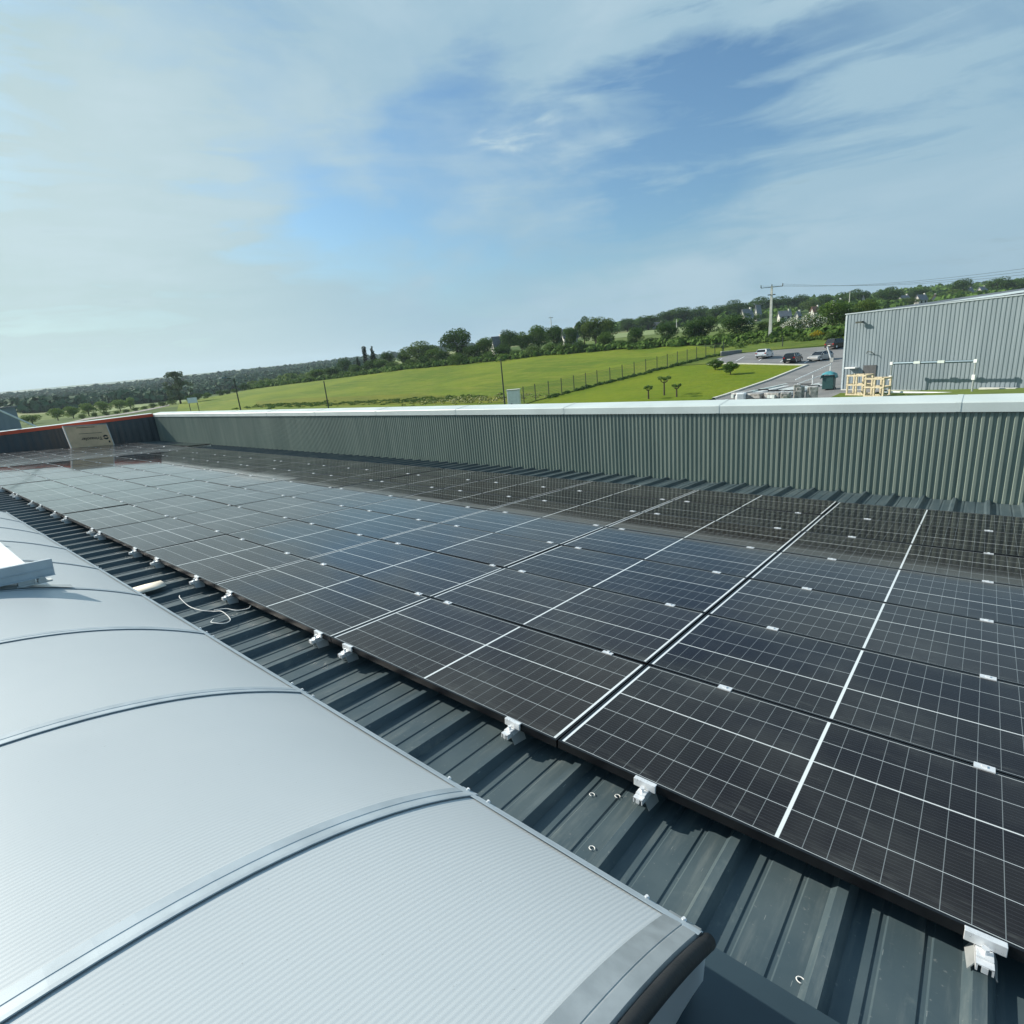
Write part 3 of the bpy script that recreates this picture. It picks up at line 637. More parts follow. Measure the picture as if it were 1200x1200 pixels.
desc={'oak':'broad tree','bush':'bushy shrub','conifer':'pointed conifer','poplar':'thin spire shaped tree'}; dcol={'dark':'dark green','mid':'mid green','olive':'olive green','conifer':'dark','blossom':'white blossomed','gorse':'yellow flowered','pale':'pale green'}
from collections import Counter
cnt=Counter()
def lab_for(px,kind,fol,key,tail):
    cnt[key]+=1; n=cnt[key]; o=['first','second','third','fourth','fifth','sixth','seventh','eighth','ninth','tenth','eleventh','twelfth','thirteenth','fourteenth','fifteenth','sixteenth','seventeenth','eighteenth','nineteenth','twentieth'][min(n-1,19)]
    return '%s %s %s, %s of its kind from the left'%(dcol[fol],desc[kind],tail,o)
for h in sorted(hedge):
    px,b,t,w,d,kind,fol=h
    if fol=='gorse': l='yellow flowering gorse bush on the bank above the parked cars'
    elif kind=='poplar': l='thin spire shaped tree beside the tall conifer in the hedgerow'
    else: l=lab_for(px,kind,fol,(kind,fol),'in the meadow hedgerow' if px<900 else 'on the car park bank')
    tree(px,b,t,w,d,kind,fol,l,{'oak':'hedgerow_tree','bush':'shrub','conifer':'conifer','poplar':'conifer'}[kind],'shrub' if kind=='bush' else 'tree',G)
# hillside trees behind
hill=[(735,384,373,24,330,'oak','dark'),(760,385,369,30,320,'oak','dark'),(782,382,364,26,330,'oak','dark'),(797,380,360,36,330,'oak','dark'),(819,374,359,26,350,'oak','dark'),(841,376,358,24,330,'oak','dark'),(859,368,352,28,350,'oak','dark'),(893,366,348,36,380,'oak','dark'),(917,364,347,28,390,'oak','dark'),(937,362,345,20,390,'oak','dark'),(949,368,350,20,340,'oak','olive'),(964,362,345,20,380,'oak','dark'),(990,362,342,26,380,'oak','dark'),(1004,360,339,26,370,'oak','dark'),(1039,360,337,30,360,'oak','dark'),(1075,350,337,24,420,'oak','dark'),(1113,354,340,34,380,'oak','olive'),(1124,350,328,26,400,'oak','dark'),(1170,345,325,26,410,'oak','dark'),(1192,345,326,30,410,'oak','dark'),(880,382,368,26,270,'oak','mid'),(1060,362,349,26,330,'oak','olive'),(1025,364,350,22,330,'oak','mid')]
for h in sorted(hill):
    px,b,t,w,d,kind,fol=h
    tree(px,b,t,w,d,kind,fol,lab_for(px,kind,fol,('hill',fol),'on the village hillside'),'hillside_tree','tree','trees on the hillside around the houses')
# street trees and shrubs in the valley
for i,(px,b,t,w) in enumerate([(40,502,485,22),(69,495,478,18),(87,492,476,18),(105,489,472,19),(123,487,470,18),(142,484,468,18),(154,481,466,13)]):
    tree(px,b,t,w,150+i*9,'street','pale','pale green round street tree by the valley road, %s from the left'%NUM[i],'street_tree','tree','street trees along the valley road')
for i,(px,b,t,w) in enumerate([(98,492,486,8),(112,491,485,7),(126,489,483,8),(138,488,481,7),(149,486,479,8),(160,485,477,8),(171,484,475,9),(181,482,472,9),(192,481,470,11),(203,480,467,12),(224,477,462,11),(234,474,460,10),(244,472,459,11),(259,468,456,10),(267,466,456,9),(276,464,455,9),(288,461,448,12),(310,458,445,10),(318,457,445,10),(327,455,447,8)]):
    tree(px,b,t,w,150+i*5.0,'bush','dark' if i%3 else 'mid','small rounded shrub along the valley edge of the meadow, %s from the left'%(NUM+['seventeenth','eighteenth','nineteenth','twentieth'])[i],'shrub','shrub','shrubs along the valley edge of the meadow')
for i,(px,b,t,w) in enumerate([(838,435,422,23),(856,439,425,23)]):
    tree(px,b,t,w*.85,82-6*i,'ball','mid','small round headed tree on the lawn, %s of the pair'%('left','right')[i] if 0 else ('small round headed tree at the lawn edge, farther of the pair' if i==0 else 'small round headed tree on the lawn, nearer of the pair'),'lawn_tree','tree','small round trees on the lawn')
def palm(px,b,t,d,label):
    p=at(px,b,d); z=H1(p.x,p.y); h=at(px,t,d).z-z; root=empty('pollard_tree',(p.x,p.y,z),random.uniform(0,6)); tag(root,label,'tree','young pollard trees on the lawn by the parapet')
    r=random.Random(px); mb=MB(); mb.tube([(0,0,-.1),(0,0,h*.65)],.09,7,.07); mb.build('trunk',MT['bark'],root)
    br=MB(); V=[];Fc=[]
    for i in range(6):
        a=i*1.05+r.uniform(-.2,.2); e=(h*.24*math.cos(a),h*.24*math.sin(a),h*(.82+r.uniform(-.05,.08))); br.tube([(0,0,h*.6),(e[0]*.6,e[1]*.6,h*.66),e],.045,5,.02)
        v,f=leaf_cloud([(e[0],e[1],e[2],h*.09,h*.09,h*.07)],60,.09,i); q=len(V); V+=v; Fc+=[tuple(k+q for k in ff) for ff in f]
    br.build('branches',MT['bark'],root); m_=MB(); m_.v=V; m_.f=Fc; m_.build('crown',FOL['pale'],root)
palm(760,469,451,60,'young knobbly tree on the lawn, leftmost of the three'); palm(778.5,467,438.5,62,'young knobbly tree on the lawn, tallest of the three'); palm(793,468,449,60,'young knobbly tree on the lawn, rightmost of the three')
# ------------------------------------------------------------------ uncountable greenery
def clump_field(name,label,gen,fol,cat,n_leaf=26,size=.3,seed=3):
    r=np.random.default_rng(seed); C=gen(r); V=[];Fc=[]
    C=np.array(C); z=H(C[:,0],C[:,1])
    for (x,y,s,h),zz in zip(C,z):
        k=n_leaf
        d=r.normal(size=(k,3)); d/=np.linalg.norm(d,axis=1)[:,None]; d[:,2]=np.abs(d[:,2])*1.1-.15
        c=np.array([x,y,zz+h*.30])+d*np.array([s,s,h*.7])*r.uniform(.75,1.05,(k,1))
        nn=d+r.normal(size=(k,3))*.45; nn/=np.linalg.norm(nn,axis=1)[:,None]; a=np.cross(nn,r.normal(size=(k,3))); a/=np.linalg.norm(a,axis=1)[:,None]; b=np.cross(nn,a)
        ss=(s*size*r.uniform(.6,1.3,(k,1)))
        for i in range(k):
            q=len(V); V+=[tuple(c[i]+a[i]*ss[i]),tuple(c[i]+b[i]*ss[i]*.8),tuple(c[i]-a[i]*ss[i]),tuple(c[i]-b[i]*ss[i]*.8)]; Fc.append((q,q+1,q+2,q+3))
    m_=MB(); m_.v=V; m_.f=Fc; o=m_.build(name,FOL[fol]); tag(o,label,cat,None,'stuff'); return o
def gpos(px,d):
    a=at(px,400,d); return a.x,a.y
def gen_far(p0,p1,d0,d1,n,s0,s1,skip=None,power=1.):
    def g(r):
        out=[]
        while len(out)<n:
            px=r.uniform(p0,p1); t=r.uniform()**power; d=d0*(d1/d0)**t
            if skip and skip(px,d): continue
            x,y=gpos(px,d); s=r.uniform(s0,s1); out.append((x,y,s,s*r.uniform(1.0,1.5)))
        return out
    return g
wood=lambda px,d: (math.sin(px*.021+d*.006)+math.sin(d*.017-px*.013))<-.35
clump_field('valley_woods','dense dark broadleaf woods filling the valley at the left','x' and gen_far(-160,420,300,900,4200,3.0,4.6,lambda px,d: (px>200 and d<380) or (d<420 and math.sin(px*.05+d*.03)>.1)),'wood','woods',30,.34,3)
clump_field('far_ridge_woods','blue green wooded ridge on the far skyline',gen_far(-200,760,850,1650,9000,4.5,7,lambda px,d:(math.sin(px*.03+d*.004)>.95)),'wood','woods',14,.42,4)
clump_field('pale_copse','pale green copse at the valley foot beyond the meadow',gen_far(285,372,270,420,110,2.4,3.6),'olive','woods',40,.3,5)
clump_field('hillside_woods','hedges and woods covering the village hill on the right',gen_far(560,1300,300,900,1500,2.4,4.2,lambda px,d:(px<905 and px>680 and d<320) or math.sin(px*.05+d*.013)>.55),'mid','woods',30,.36,6)
def gen_line(line,n,w,s0,s1,hf=1.):
    P_=[np.array(xy(*q)) for q in line]
    def g(r):
        out=[]
        L=[np.linalg.norm(b-a) for a,b in zip(P_[:-1],P_[1:])]; c=np.cumsum([0]+L)
        for _ in range(n):
            t=r.uniform(0,c[-1]); i=min(np.searchsorted(c,t,side='right')-1,len(L)-1); p=P_[i]+(P_[i+1]-P_[i])*(t-c[i])/L[i]+r.normal(size=2)*w; s=r.uniform(s0,s1); out.append((p[0],p[1],s,s*hf))
        return out
    return g
hl=[(300,455,232),(400,443,203),(480,432,172),(560,425,157),(640,416,147),(720,410,137),(800,405,130),(870,402,120),(930,398,114),(1000,396,113)]
clump_field('hedge_bottom','rough low hedge growth at the foot of the hedgerow trees',gen_line(hl,900,1.6,.7,1.7,1.0),'mid','undergrowth',30,.3,7)
clump_field('bank_scrub','rough scrub and brambles on the bank behind the parked cars',gen_line([(850,402,113),(900,399,112),(1000,397,110)],200,1.5,.3,.8,.9),'olive','undergrowth',30,.3,8)
clump_field('fence_weeds','dark weeds growing along the foot of the wire fence',gen_line([(640,467,73),(700,447,81),(770,429,90),(846,410,102)],300,.4,.12,.42,1.0),'dark','weeds',26,.35,9)
clump_field('wildflowers','pale yellow flower heads in the rough grass by the white cabinet',gen_line([(495,472,88),(540,470,84),(590,467,79),(612,468,77)],240,2.0,.2,.45,.8),'cream','wildflowers',40,.22,10)
clump_field('rough_tussocks','tufts of taller rough grass at the near side of the meadow',gen_line([(300,474,112),(400,473,99),(480,470,93),(560,468,85)],380,1.8,.25,.6,.5),'olive','grass',26,.3,11)
# ------------------------------------------------------------------ fence
def fence():
    line=[xy(600,478,68),xy(628,470,72.3),xy(700,447,81),xy(770,429,90),xy(848,409,103)]
    P_=[Vector((*p,0)) for p in line]; p0=P_[0]; root=empty('wire_fence',(p0.x,p0.y,H1(p0.x,p0.y))); tag(root,'dark wire mesh fence with steel posts between the meadow and the lawn','fence')
    tot=[]; 
    for a,b in zip(P_[:-1],P_[1:]):
        k=max(1,round((b-a).length/2.3)); tot+=[a+(b-a)*i/k for i in range(k)]
    tot.append(P_[-1]); base=Vector((p0.x,p0.y,H1(p0.x,p0.y)))
    T=[Vector((p.x,p.y,H1(p.x,p.y)))-base for p in tot]
    for t in T: MB().box((t.x-.04,t.y-.04,t.z-.1),(t.x+.04,t.y+.04,t.z+2.15)).build('post',MT['post'],root)
    mb=MB()
    for hh in np.arange(.1,2.1,.2):
        mb.tube([t+Vector((0,0,hh)) for t in T],.012,3,cap=False)
    for a,b in zip(T[:-1],T[1:]):
        for i in range(1,13):
            q=a+(b-a)*i/13; mb.tube([q+Vector((0,0,.1)),q+Vector((0,0,2.0))],.007,3,cap=False)
    mb.build('wire_mesh',MT['post'],root)
fence()
# ------------------------------------------------------------------ poles
def lamp(px,top,base,d,label,head=True):
    p=at(px,base,d); z=H1(p.x,p.y); h=at(px,top,d).z-z; root=empty('street_lamp',(p.x,p.y,z)); tag(root,label,'street lamp','street lamps beyond the parapet')
    MB().tube([(0,0,-.1),(0,0,h)],.085,8,.05).build('pole',MT['post'],root)
    if head:
        a=MB(); a.tube([(0,0,h-.05),(-.55,-.45,h+.12)],.04,6); a.build('arm',MT['post'],root)
        l=MB(); l.box((-1.15,-.95,h+.08),(-.45,-.35,h+.20)); bevel(l.build('lamp_head',plain('blue_grey_lamp',(.12,.17,.2),.4),root),.04)
lamp(281.5,443,478,62,'dark street lamp with a flat head, leftmost of the posts beyond the parapet')
lamp(385,446,478,60,'plain dark post on the meadow, middle one of the three beyond the parapet',False)
lamp(592,420,478,52,'tall plain dark post beside the white cabinet',False)
lamp(916.5,394,416,104,'slim grey post on the bank behind the white car',False)
def util_pole():
    d=114; p=at(902.5,393,d); z=H1(p.x,p.y); h=at(908,335,d).z-z; root=empty('utility_pole',(p.x,p.y,z)); tag(root,'tall pale concrete power pole with crossarm above the parked cars','utility pole')
    q=MB(); w0,w1=.34,.20
    q.grid([[(-a,-a*.7,zz),(a,-a*.7,zz),(a,a*.7,zz),(-a,a*.7,zz),(-a,-a*.7,zz)] for a,zz in ((w0*.8,-.2),(w1*.75,h))]); q.quad((-w1,-w1*.7,h),(w1,-w1*.7,h),(w1,w1*.7,h),(-w1,w1*.7,h)); q.build('pole',MT['concrete'],root)
    dirx=Vector((RW[0][0],RW[0][1],0)).normalized(); a=dirx*1.9
    c=MB(); c.tube([(-a.x,-a.y,h-.15),(a.x,a.y,h-.15)],.055,6); c.tube([(-a.x*.35,-a.y*.35,h-1.4),(a.x*.35,a.y*.35,h-1.4)],.09,6); c.build('crossarm',MT['post'],root)
    ins=MB()
    for t in (-1,0,1): ins.tube([(a.x*t,a.y*t,h-.1),(a.x*t,a.y*t,h+.35)],.10,6,.05)
    ins.build('insulators',MT['post'],root)
    wires=[]
    for i,t in enumerate((-1,0,1)):
        s=Vector((p.x+a.x*t,p.y+a.y*t,z+h+.2)); e=Vector(at(1420,283+i*6,75)); pts=[s+(e-s)*k/24-Vector((0,0,1.2*math.sin(PI*k/24))) for k in range(25)]
        o=MB().tube(pts,.015,3,cap=False).build('power_line',MT['post']); tag(o,('upper','middle','lower')[2-i]+' power line strung right from the concrete pole','power line','power lines from the concrete pole')
util_pole()
def pole2(px,top,base,d,label):
    p=at(px,base,d); z=H1(p.x,p.y); h=at(px,top,d).z-z; root=empty('utility_pole',(p.x,p.y,z)); tag(root,label,'utility pole')
    MB().tube([(0,0,0),(0,0,h)],.16,6,.1).build('pole',MT['concrete'],root); a=Vector((RW[0][0],RW[0][1],0))*.7; MB().tube([(-a.x,-a.y,h-.3),(a.x,a.y,h-.3)],.07,5).build('crossarm',MT['post'],root)
pole2(647,371,395,185,'thin distant pole rising above the hedgerow trees'); pole2(793,374,388,230,'short pale pole standing in the crop field'); pole2(994,341,372,230,'thin pole among the hillside trees left of the shed')
# ------------------------------------------------------------------ cabinet and sign by the parapet
def cabinet():
    d=52; a=at(595.5,479,d); b=at(610,479,d-.2); z=H1(a.x,a.y); h=at(600,457.5,d).z-z; u=(Vector((b.x,b.y,0))-Vector((a.x,a.y,0))); w=u.length; rz=math.atan2(u.y,u.x); root=empty('white_cabinet',(a.x,a.y,z),rz); tag(root,'white utility cabinet with a dark lock beyond the parapet','cabinet')
    bevel(MB().box((0,0,0),(w,.6,h)).build('cabinet_body',MT['white'],root),.03); MB().box((-.05,-.06,h),(w+.05,.7,h+.08)).build('cabinet_roof',MT['concrete'],root); MB().box((.06,-.025,.1),(w-.04,-.005,h-.1)).build('cabinet_door',MT['white'],root)
    MB().tube([(w*.33,-.03,h*.62),(w*.33,-.07,h*.62)],.09,10).build('lock',MT['black'],root)
cabinet()
def sign():
    d=100; a=at(223,479,d); z=H1(a.x,a.y); h=at(223,466.5,d).z-z; root=empty('sign_board',(a.x,a.y,z),math.atan2(RW[0][1],RW[0][0])); tag(root,'small blank white board on two posts left of the meadow','sign')
    for x in (0,1.3): MB().tube([(x,0,0),(x,0,h)],.05,6).build('post',MT['post'],root)
    MB().box((-.1,-.08,h-.75),(1.4,-.04,h+.05)).build('board',MT['white'],root)
sign()
def retaining():
    a=at(845,417,99);b=at(869,412,101.5); u=Vector((b.x-a.x,b.y-a.y,0)); z=H1(a.x,a.y); root=empty('low_retaining_wall',(a.x,a.y,z),math.atan2(u.y,u.x)); tag(root,'low grey concrete wall at the left end of the car park','wall')
    MB().box((0,-.1,-.3),(u.length,.12,.75)).build('wall',plain('grey_block',(.2,.2,.2),.8),root); MB().box((-.02,-.14,.75),(u.length+.02,.16,.82)).build('wall_coping',MT['concrete'],root)
retaining()
# ------------------------------------------------------------------ cars
def car(px,py,d,turn,paint,label,van=False):
    p=at(px,py,d); z=H1(p.x,p.y)+.085; view=math.atan2(p.y-EYE[1],p.x-EYE[0]); root=empty('parked_car',(p.x,p.y,z),view+turn); root.scale=(.84,.84,.84); tag(root,label,'car','cars parked behind the lawn')
    L,W=4.25,.89; hh=1.68 if van else 1.46
    side=[(-L/2,.42),(-L/2+.02,.80),(-L/2+.14,1.0),(-L/2+.9,1.02),(.55,.98),(1.0,.92),(L/2-.35,.80),(L/2-.05,.62),(L/2,.40)]
    body=MB(); lat=[(-1,.86,.0),(-.96,.97,.0),(-.8,1.,1.),(0,1.,1.),(.8,1.,1.),(.96,.97,0.),(1,.86,0.)]
    n=len(side); rows=[]
    for s,k,_ in lat:
        rows.append([(x*(.985 if abs(s)==1 else 1),s*W,.22+(zz-.22)*k) for x,zz in side]+[(L/2-.05,s*W,.22),(-L/2+.05,s*W,.22),(side[0][0],s*W,side[0][1])])
    body.grid(rows); nc=len(rows[0]); 
    for r0 in (0,len(rows)-1): body.f.append(tuple(r0*nc+i for i in range(nc-1)))
    bo=body.build('body',MT[paint],root,False); bevel(bo,.03)
    b0=1.0; back=-L/2+.10 if van else -L/2+.16
    prof=[(back,b0-.02),(back+.30,hh-.10),(back+.55,hh-.02),(-.2,hh),(.35,hh-.06),(1.15,b0-.10)]
    cab=MB(); rows=[]
    for s in (-1,-.98,0,.98,1):
        rows.append([(x,s*W*(.94-.20*(zz-b0)/(hh-b0)),zz) for x,zz in prof])
    cab.grid(rows); nc=len(prof)
    for r0 in (0,4): cab.f.append(tuple(r0*nc+i for i in range(nc)))
    cab.build('glasshouse',MT['glassd'],root)
    rf=MB(); rr=[(back+.34,hh-.07),(back+.56,hh+.005),(-.2,hh+.02),(.36,hh-.035)]
    rf.grid([[(x,s*W*(.76),zz) for x,zz in rr] for s in (-1,-.6,0,.6,1)]); o=rf.build('roof_panel',MT[paint],root); o.modifiers.new('t','SOLIDIFY').thickness=.03
    for s in (-1,1):
        for xx in (-.35,.0)[:1]:
            pl=MB(); pl.tube([(xx,s*W*.93,b0),(xx+.05,s*W*.77,hh-.02)],.035,4); pl.tube([(back+.75,s*W*.93,b0),(back+.6,s*W*.77,hh-.04)],.05,4); pl.tube([(1.13,s*W*.93,b0-.06),(.38,s*W*.77,hh-.04)],.035,4); pl.tube([(back+.03,s*W*.93,b0),(back+.34,s*W*.77,hh-.08)],.06,4); pl.build('pillar',MT[paint],root)
        for xx in (-L/2+.82,L/2-.86):
            wv=[(xx,s*(W-.20),.32),(xx,s*(W+.01),.32)]; t=MB(); t.tube(wv,.32,16).build('wheel',MT['tyre'],root); r_=MB(); r_.tube([(xx,s*(W-.1),.32),(xx,s*(W+.02),.32)],.20,12).build('hub_cap',MT['alu'],root)
        MB().box((-L/2-.02,s*W*.98-(.26 if s>0 else 0),.72),(-L/2+.10,s*W*.98+(.26 if s<0 else 0),.90)).build('tail_light',MT['tail'],root)
        MB().box((L/2-.26,s*W*.95-(.28 if s>0 else 0),.58),(L/2-.02,s*W*.95+(.28 if s<0 else 0),.70)).build('headlight',MT['lens'],root)
        mi=MB(); mi.box((.72,s*(W+.02)-.0,.95),(.84,s*(W+.18),1.08)); bevel(mi.build('wing_mirror',MT[paint],root),.02)
    MB().box((-L/2-.03,-.26,.52),(-L/2-.005,.26,.63)).build('number_plate',MT['plate'],root)
    MB().box((-L/2-.03,-W*.9,.28),(-L/2+.1,W*.9,.42)).build('rear_bumper',MT['black'],root)
    return root
car(896,419,91,-.30,'car_white','white hatchback parked alone at the left of the car park')
car(929,425,85,-.28,'car_dark','black hatchback parked beside the silver car')
car(961,423.5,87,PI-.55,'car_silver','silver hatchback parked between two dark cars')
car(980,414,99,-.6,'car_brown','dark brown estate car parked against the corner of the grey shed',True)
# ------------------------------------------------------------------ the grey shed
def shed():
    d0=56; B=at(986,457.5,d0); u=Vector((.912,-.410,0)); n=Vector((-u.y,u.x,0))  # n points away
    zb=B.z; root=empty('grey_shed',(B.x,B.y,zb),math.atan2(u.y,u.x)); tag(root,'large grey ribbed metal shed on the right beyond the parapet','building')
    h=at(995.5,368,d0).z-zb; L=60; Dp=30
    rows=[]; x=0.; lam=.27
    while x<L:
        for fx,dy in ((0,0),(.45,0),(.58,.028),(.88,.028)): rows.append([(x+fx*lam,dy,-.5),(x+fx*lam,dy,h)])
        x+=lam
    MB().grid(rows).build('front_wall',MT['shed'],root)
    rows=[]; x=0.
    while x<Dp:
        for fx,dy in ((0,0),(.45,0),(.55,.045),(.90,.045)): rows.append([(dy,x+fx*lam,-.5),(dy,x+fx*lam,h)])
        x+=lam
    MB().grid(rows).build('side_wall',MT['shed'],root)
    sl=math.tan(math.radians(4.6))
    r=MB(); r.quad((-.1,.12,h+.02),(L,.12,h+.02),(L,Dp,h+.02+Dp*sl*.5),(-.1,Dp,h+.02+Dp*sl*.5)); r.build('roof',plain('dark_shed_roof',(.11,.12,.125),.5,0,.3,.3),root)
    for k in range(4):
        xx=6+k*9.; MB().box((xx,1.0,h+.10),(xx+3.2,14,h+.12+0),None)
        q=MB(); q.quad((xx,1,h+.06+sl*.5),(xx+4.,1,h+.06+sl*.5),(xx+4.,13,h+.06+13*sl*.5),(xx,13,h+.06+13*sl*.5)); q.build('roof_light',MT['cap'],root)
    MB().box((-.12,-.05,h-.03),(L,.14,h+.05)).build('eaves_trim',MT['alu_dull'],root)
    MB().box((-.05,-.03,-.4),(.10,.06,h-.12)).build('corner_trim',MT['alu_dull'],root)
    MB().box((-.12,.14,h-.12),(0.05,Dp,h+.06)).build('verge_trim',MT['cap'],root)
    def along(px): # where the ray in column px meets the wall
        best=None
        for t in np.arange(0,40,.02):
            q=Vector((B.x,B.y,0))+u*t; v=RW@(np.array([q.x,q.y,0.])-EYE+np.array([0,0,0])); 
            v=RW@(np.array([q.x,q.y,zb+2.])-EYE); X=600+F*v[0]/v[2]
            if best is None or abs(X-px)<best[0]: best=(abs(X-px),t)
        return best[1]
    t0,t1=along(1012),along(1027.5)
    dr=MB().box((t0,-.05,.0),(t1,-.012,2.05)).build('door',plain('dark_grey_door',(.07,.075,.08),.5),root); MB().box((t1-.25,-.09,.95),(t1-.12,-.05,1.05)).build('handle',MT['alu'],dr)
    t=along(1007); MB().box((t-.05,-.35,h-.75),(t+.1,-.01,h-.68)).build('wall_lamp',MT['post'],root).data; 
    MB().box((t-.25,-.55,h-.80),(t+.25,-.30,h-.66)).build('wall_lamp_head',MT['post'],root)
    t=along(995); MB().box((t-.05,-.5,1.85),(t+.85,-.06,1.95)).build('door_canopy',MT['white'],root)
    t=along(1021); MB().tube([(t-.4,-.12,3.0),(t-.2,-.3,3.15),(t+.15,-.35,3.1),(t+.4,-.25,2.85)],.03,6).build('cable_loop',MT['post'],root)
    MB().box((0,-.06,-.5),(L,-.02,.10)).build('plinth',MT['concrete'],root)
    MB().box((along(1155),-.45,-.1),(along(1199),-.08,.35)).build('kerb_beam',MT['concrete'],root)
    # goal like pipe frame standing 1.5 m in front
    base=Vector((B.x,B.y,0)); off=-1.5
    def alongo(px):
        best=None
        for t in np.arange(-3,30,.02):
            q=base+u*t+n*off; v=RW@(np.array([q.x,q.y,zb+1.])-EYE); X=600+F*v[0]/v[2]
            if best is None or abs(X-px)<best[0]: best=(abs(X-px),t)
        return best[1]
    ta,tb=alongo(1043.5),alongo(1141); g0=base+u*ta+n*off; gz=zb
    fr=empty('pipe_goal_frame',(g0.x,g0.y,gz),math.atan2(u.y,u.x)); tag(fr,'pale steel pipe frame shaped like a goal standing before the grey shed','metal frame')
    W=tb-ta; Hh=at(1044,426,math.hypot(g0.x-EYE[0],g0.y-EYE[1])).z-gz
    MB().tube([(0,0,Hh),(W,0,Hh)],.09,8).build('top_bar',plain('blue_grey_pipe',(.07,.12,.15),.4,.3),fr)
    for xx in (0,W): MB().tube([(xx,0,0),(xx,0,Hh)],.06,8).build('upright',MT['galv'],fr); MB().box((xx-.10,-.10,Hh-.10),(xx+.10,.10,Hh+.12)).build('corner_joint',MT['white'],fr); MB().box((xx-.1,-.1,Hh*.45),(xx+.1,.1,Hh*.60)).build('clamp',MT['white'],fr)
    for t in (.33,.62): MB().box((W*t-.22,-.11,Hh-.06),(W*t+.22,.11,Hh+.11)).build('sleeve',MT['cap'],fr)
    MB().tube([(-.4,0,.07),(W+.3,0,.07)],.09,8).build('ground_bar',MT['white'],fr)
shed()
drape('verge',[xy(960,474,49),xy(985,459,54),xy(1060,462,50),xy(1100,478,43),xy(1000,486,41)],MT['rough'],.09,2.)
# ------------------------------------------------------------------ the yard
XV=Vector((RW[0][0],RW[0][1],0)).normalized()
def crate(px,py,d,w,dp,h,label,rz=0.):
    p=at(px,py,d); z=H1(p.x,p.y)+.08; root=empty('timber_crate',(p.x,p.y,z),math.atan2(-.41,.912)+rz); tag(root,label,'crate','open timber crates in the yard')
    f=MB(); t=.11
    for x in (0,w/2-t/2,w-t):
        for y in (0,dp-t): f.box((x,y,0),(x+t,y+t,h))
    f.build('posts',MT['wood'],root)
    r=MB()
    for zz in (.04,h*.48,h-.13):
        r.box((0,-.03,zz),(w,0,zz+.12)); r.box((0,dp,zz),(w,dp+.03,zz+.12)); r.box((-.03,0,zz+.003),(0,dp,zz+.117)); r.box((w,0,zz+.003),(w+.03,dp,zz+.117))
    r.build('rails',MT['wood'],root)
crate(991,461.5,52,1.55,.9,1.62,'pale timber crate between the teal bin and the shed door, left of the pair'); crate(1012,460.5,50,1.45,.9,1.45,'pale timber crate in front of the dark shed door')
def rails_stack(px,py,d,L,label,rz,n=4,zoff=0):
    p=at(px,py,d); z=H1(p.x,p.y)+.08; root=empty('rail_stack',(p.x,p.y,z),rz); tag(root,label,'metal stack','stacks of wrapped metal rails in the yard')
    r=random.Random(px)
    for k in range(2): MB().box((L*(.15+.6*k),-.7,0),(L*(.15+.6*k)+.12,.7,.12)).build('timber_bearer',MT['wood'],root)
    for k in range(n):
        m_=MB(); y=-.62+k*1.24/n
        m_.box((r.uniform(0,.4),y,.13),(L-r.uniform(0,1.4),y+.24,.13+r.uniform(.18,.34))); m_.build('rail_bundle',MT['cap'] if k%2 else MT['white'],root)
    for k in range(2):
        x=L*(.3+.4*k); MB().box((x,-.66,.12),(x+.05,.68,.50)).build('strap',MT['black'],root)
    w=MB(); w.box((L*.02,-.68,.14),(L*.12,.68,.60)); bevel(w.build('plastic_wrap',MT['plastic'],root),.08)
a=math.atan2(*(reversed((xy(960,440,68)[0]-xy(880,466,56)[0],xy(960,440,68)[1]-xy(880,466,56)[1]))))
rails_stack(862,470.5,55,15,'long stack of pale metal rails nearest the lawn kerb',a,4)
rails_stack(880,470.5,53.5,14,'long stack of metal rails in the middle of the yard rows',a,4)
rails_stack(902,469,53,11,'long stack of metal rails nearest the teal bin',a,5)
def wrapped(px,py,d,s,label,mat='plastic'):
    p=at(px,py,d); z=H1(p.x,p.y)+.08; root=empty('wrapped_pallet',(p.x,p.y,z),a+.4); tag(root,label,'pallet','wrapped pallets in the yard')
    pb=MB(); 
    for y in (-.4,0,.4): pb.box((-.6,y-.05,0),(.6,y+.05,.1))
    pb.box((-.6,-.5,.1),(.6,.5,.13)); pb.build('pallet',MT['wood'],root)
    r=random.Random(px); b=MB()
    for i in range(11): b.box((r.uniform(-.58,-.1),r.uniform(-.45,-.1),.132),(r.uniform(.1,.58),r.uniform(.1,.45),.14+s*r.uniform(.5,1.)))
    bevel(b.build('wrapped_load',MT[mat],root),.06)
for q in ((921,469,50,.8,'grey film wrapped pallet standing left among the yard pallets','plastic'),(936,467,51,1.2,'bulky grey wrapped pallet right of the rail stacks','plastic'),(951,467,51,1.0,'dull grey wrapped pallet just left of the teal bin','plastic'),(868,469,54,.6,'low white wrapped pallet beside the lawn kerb','white')): wrapped(*q)
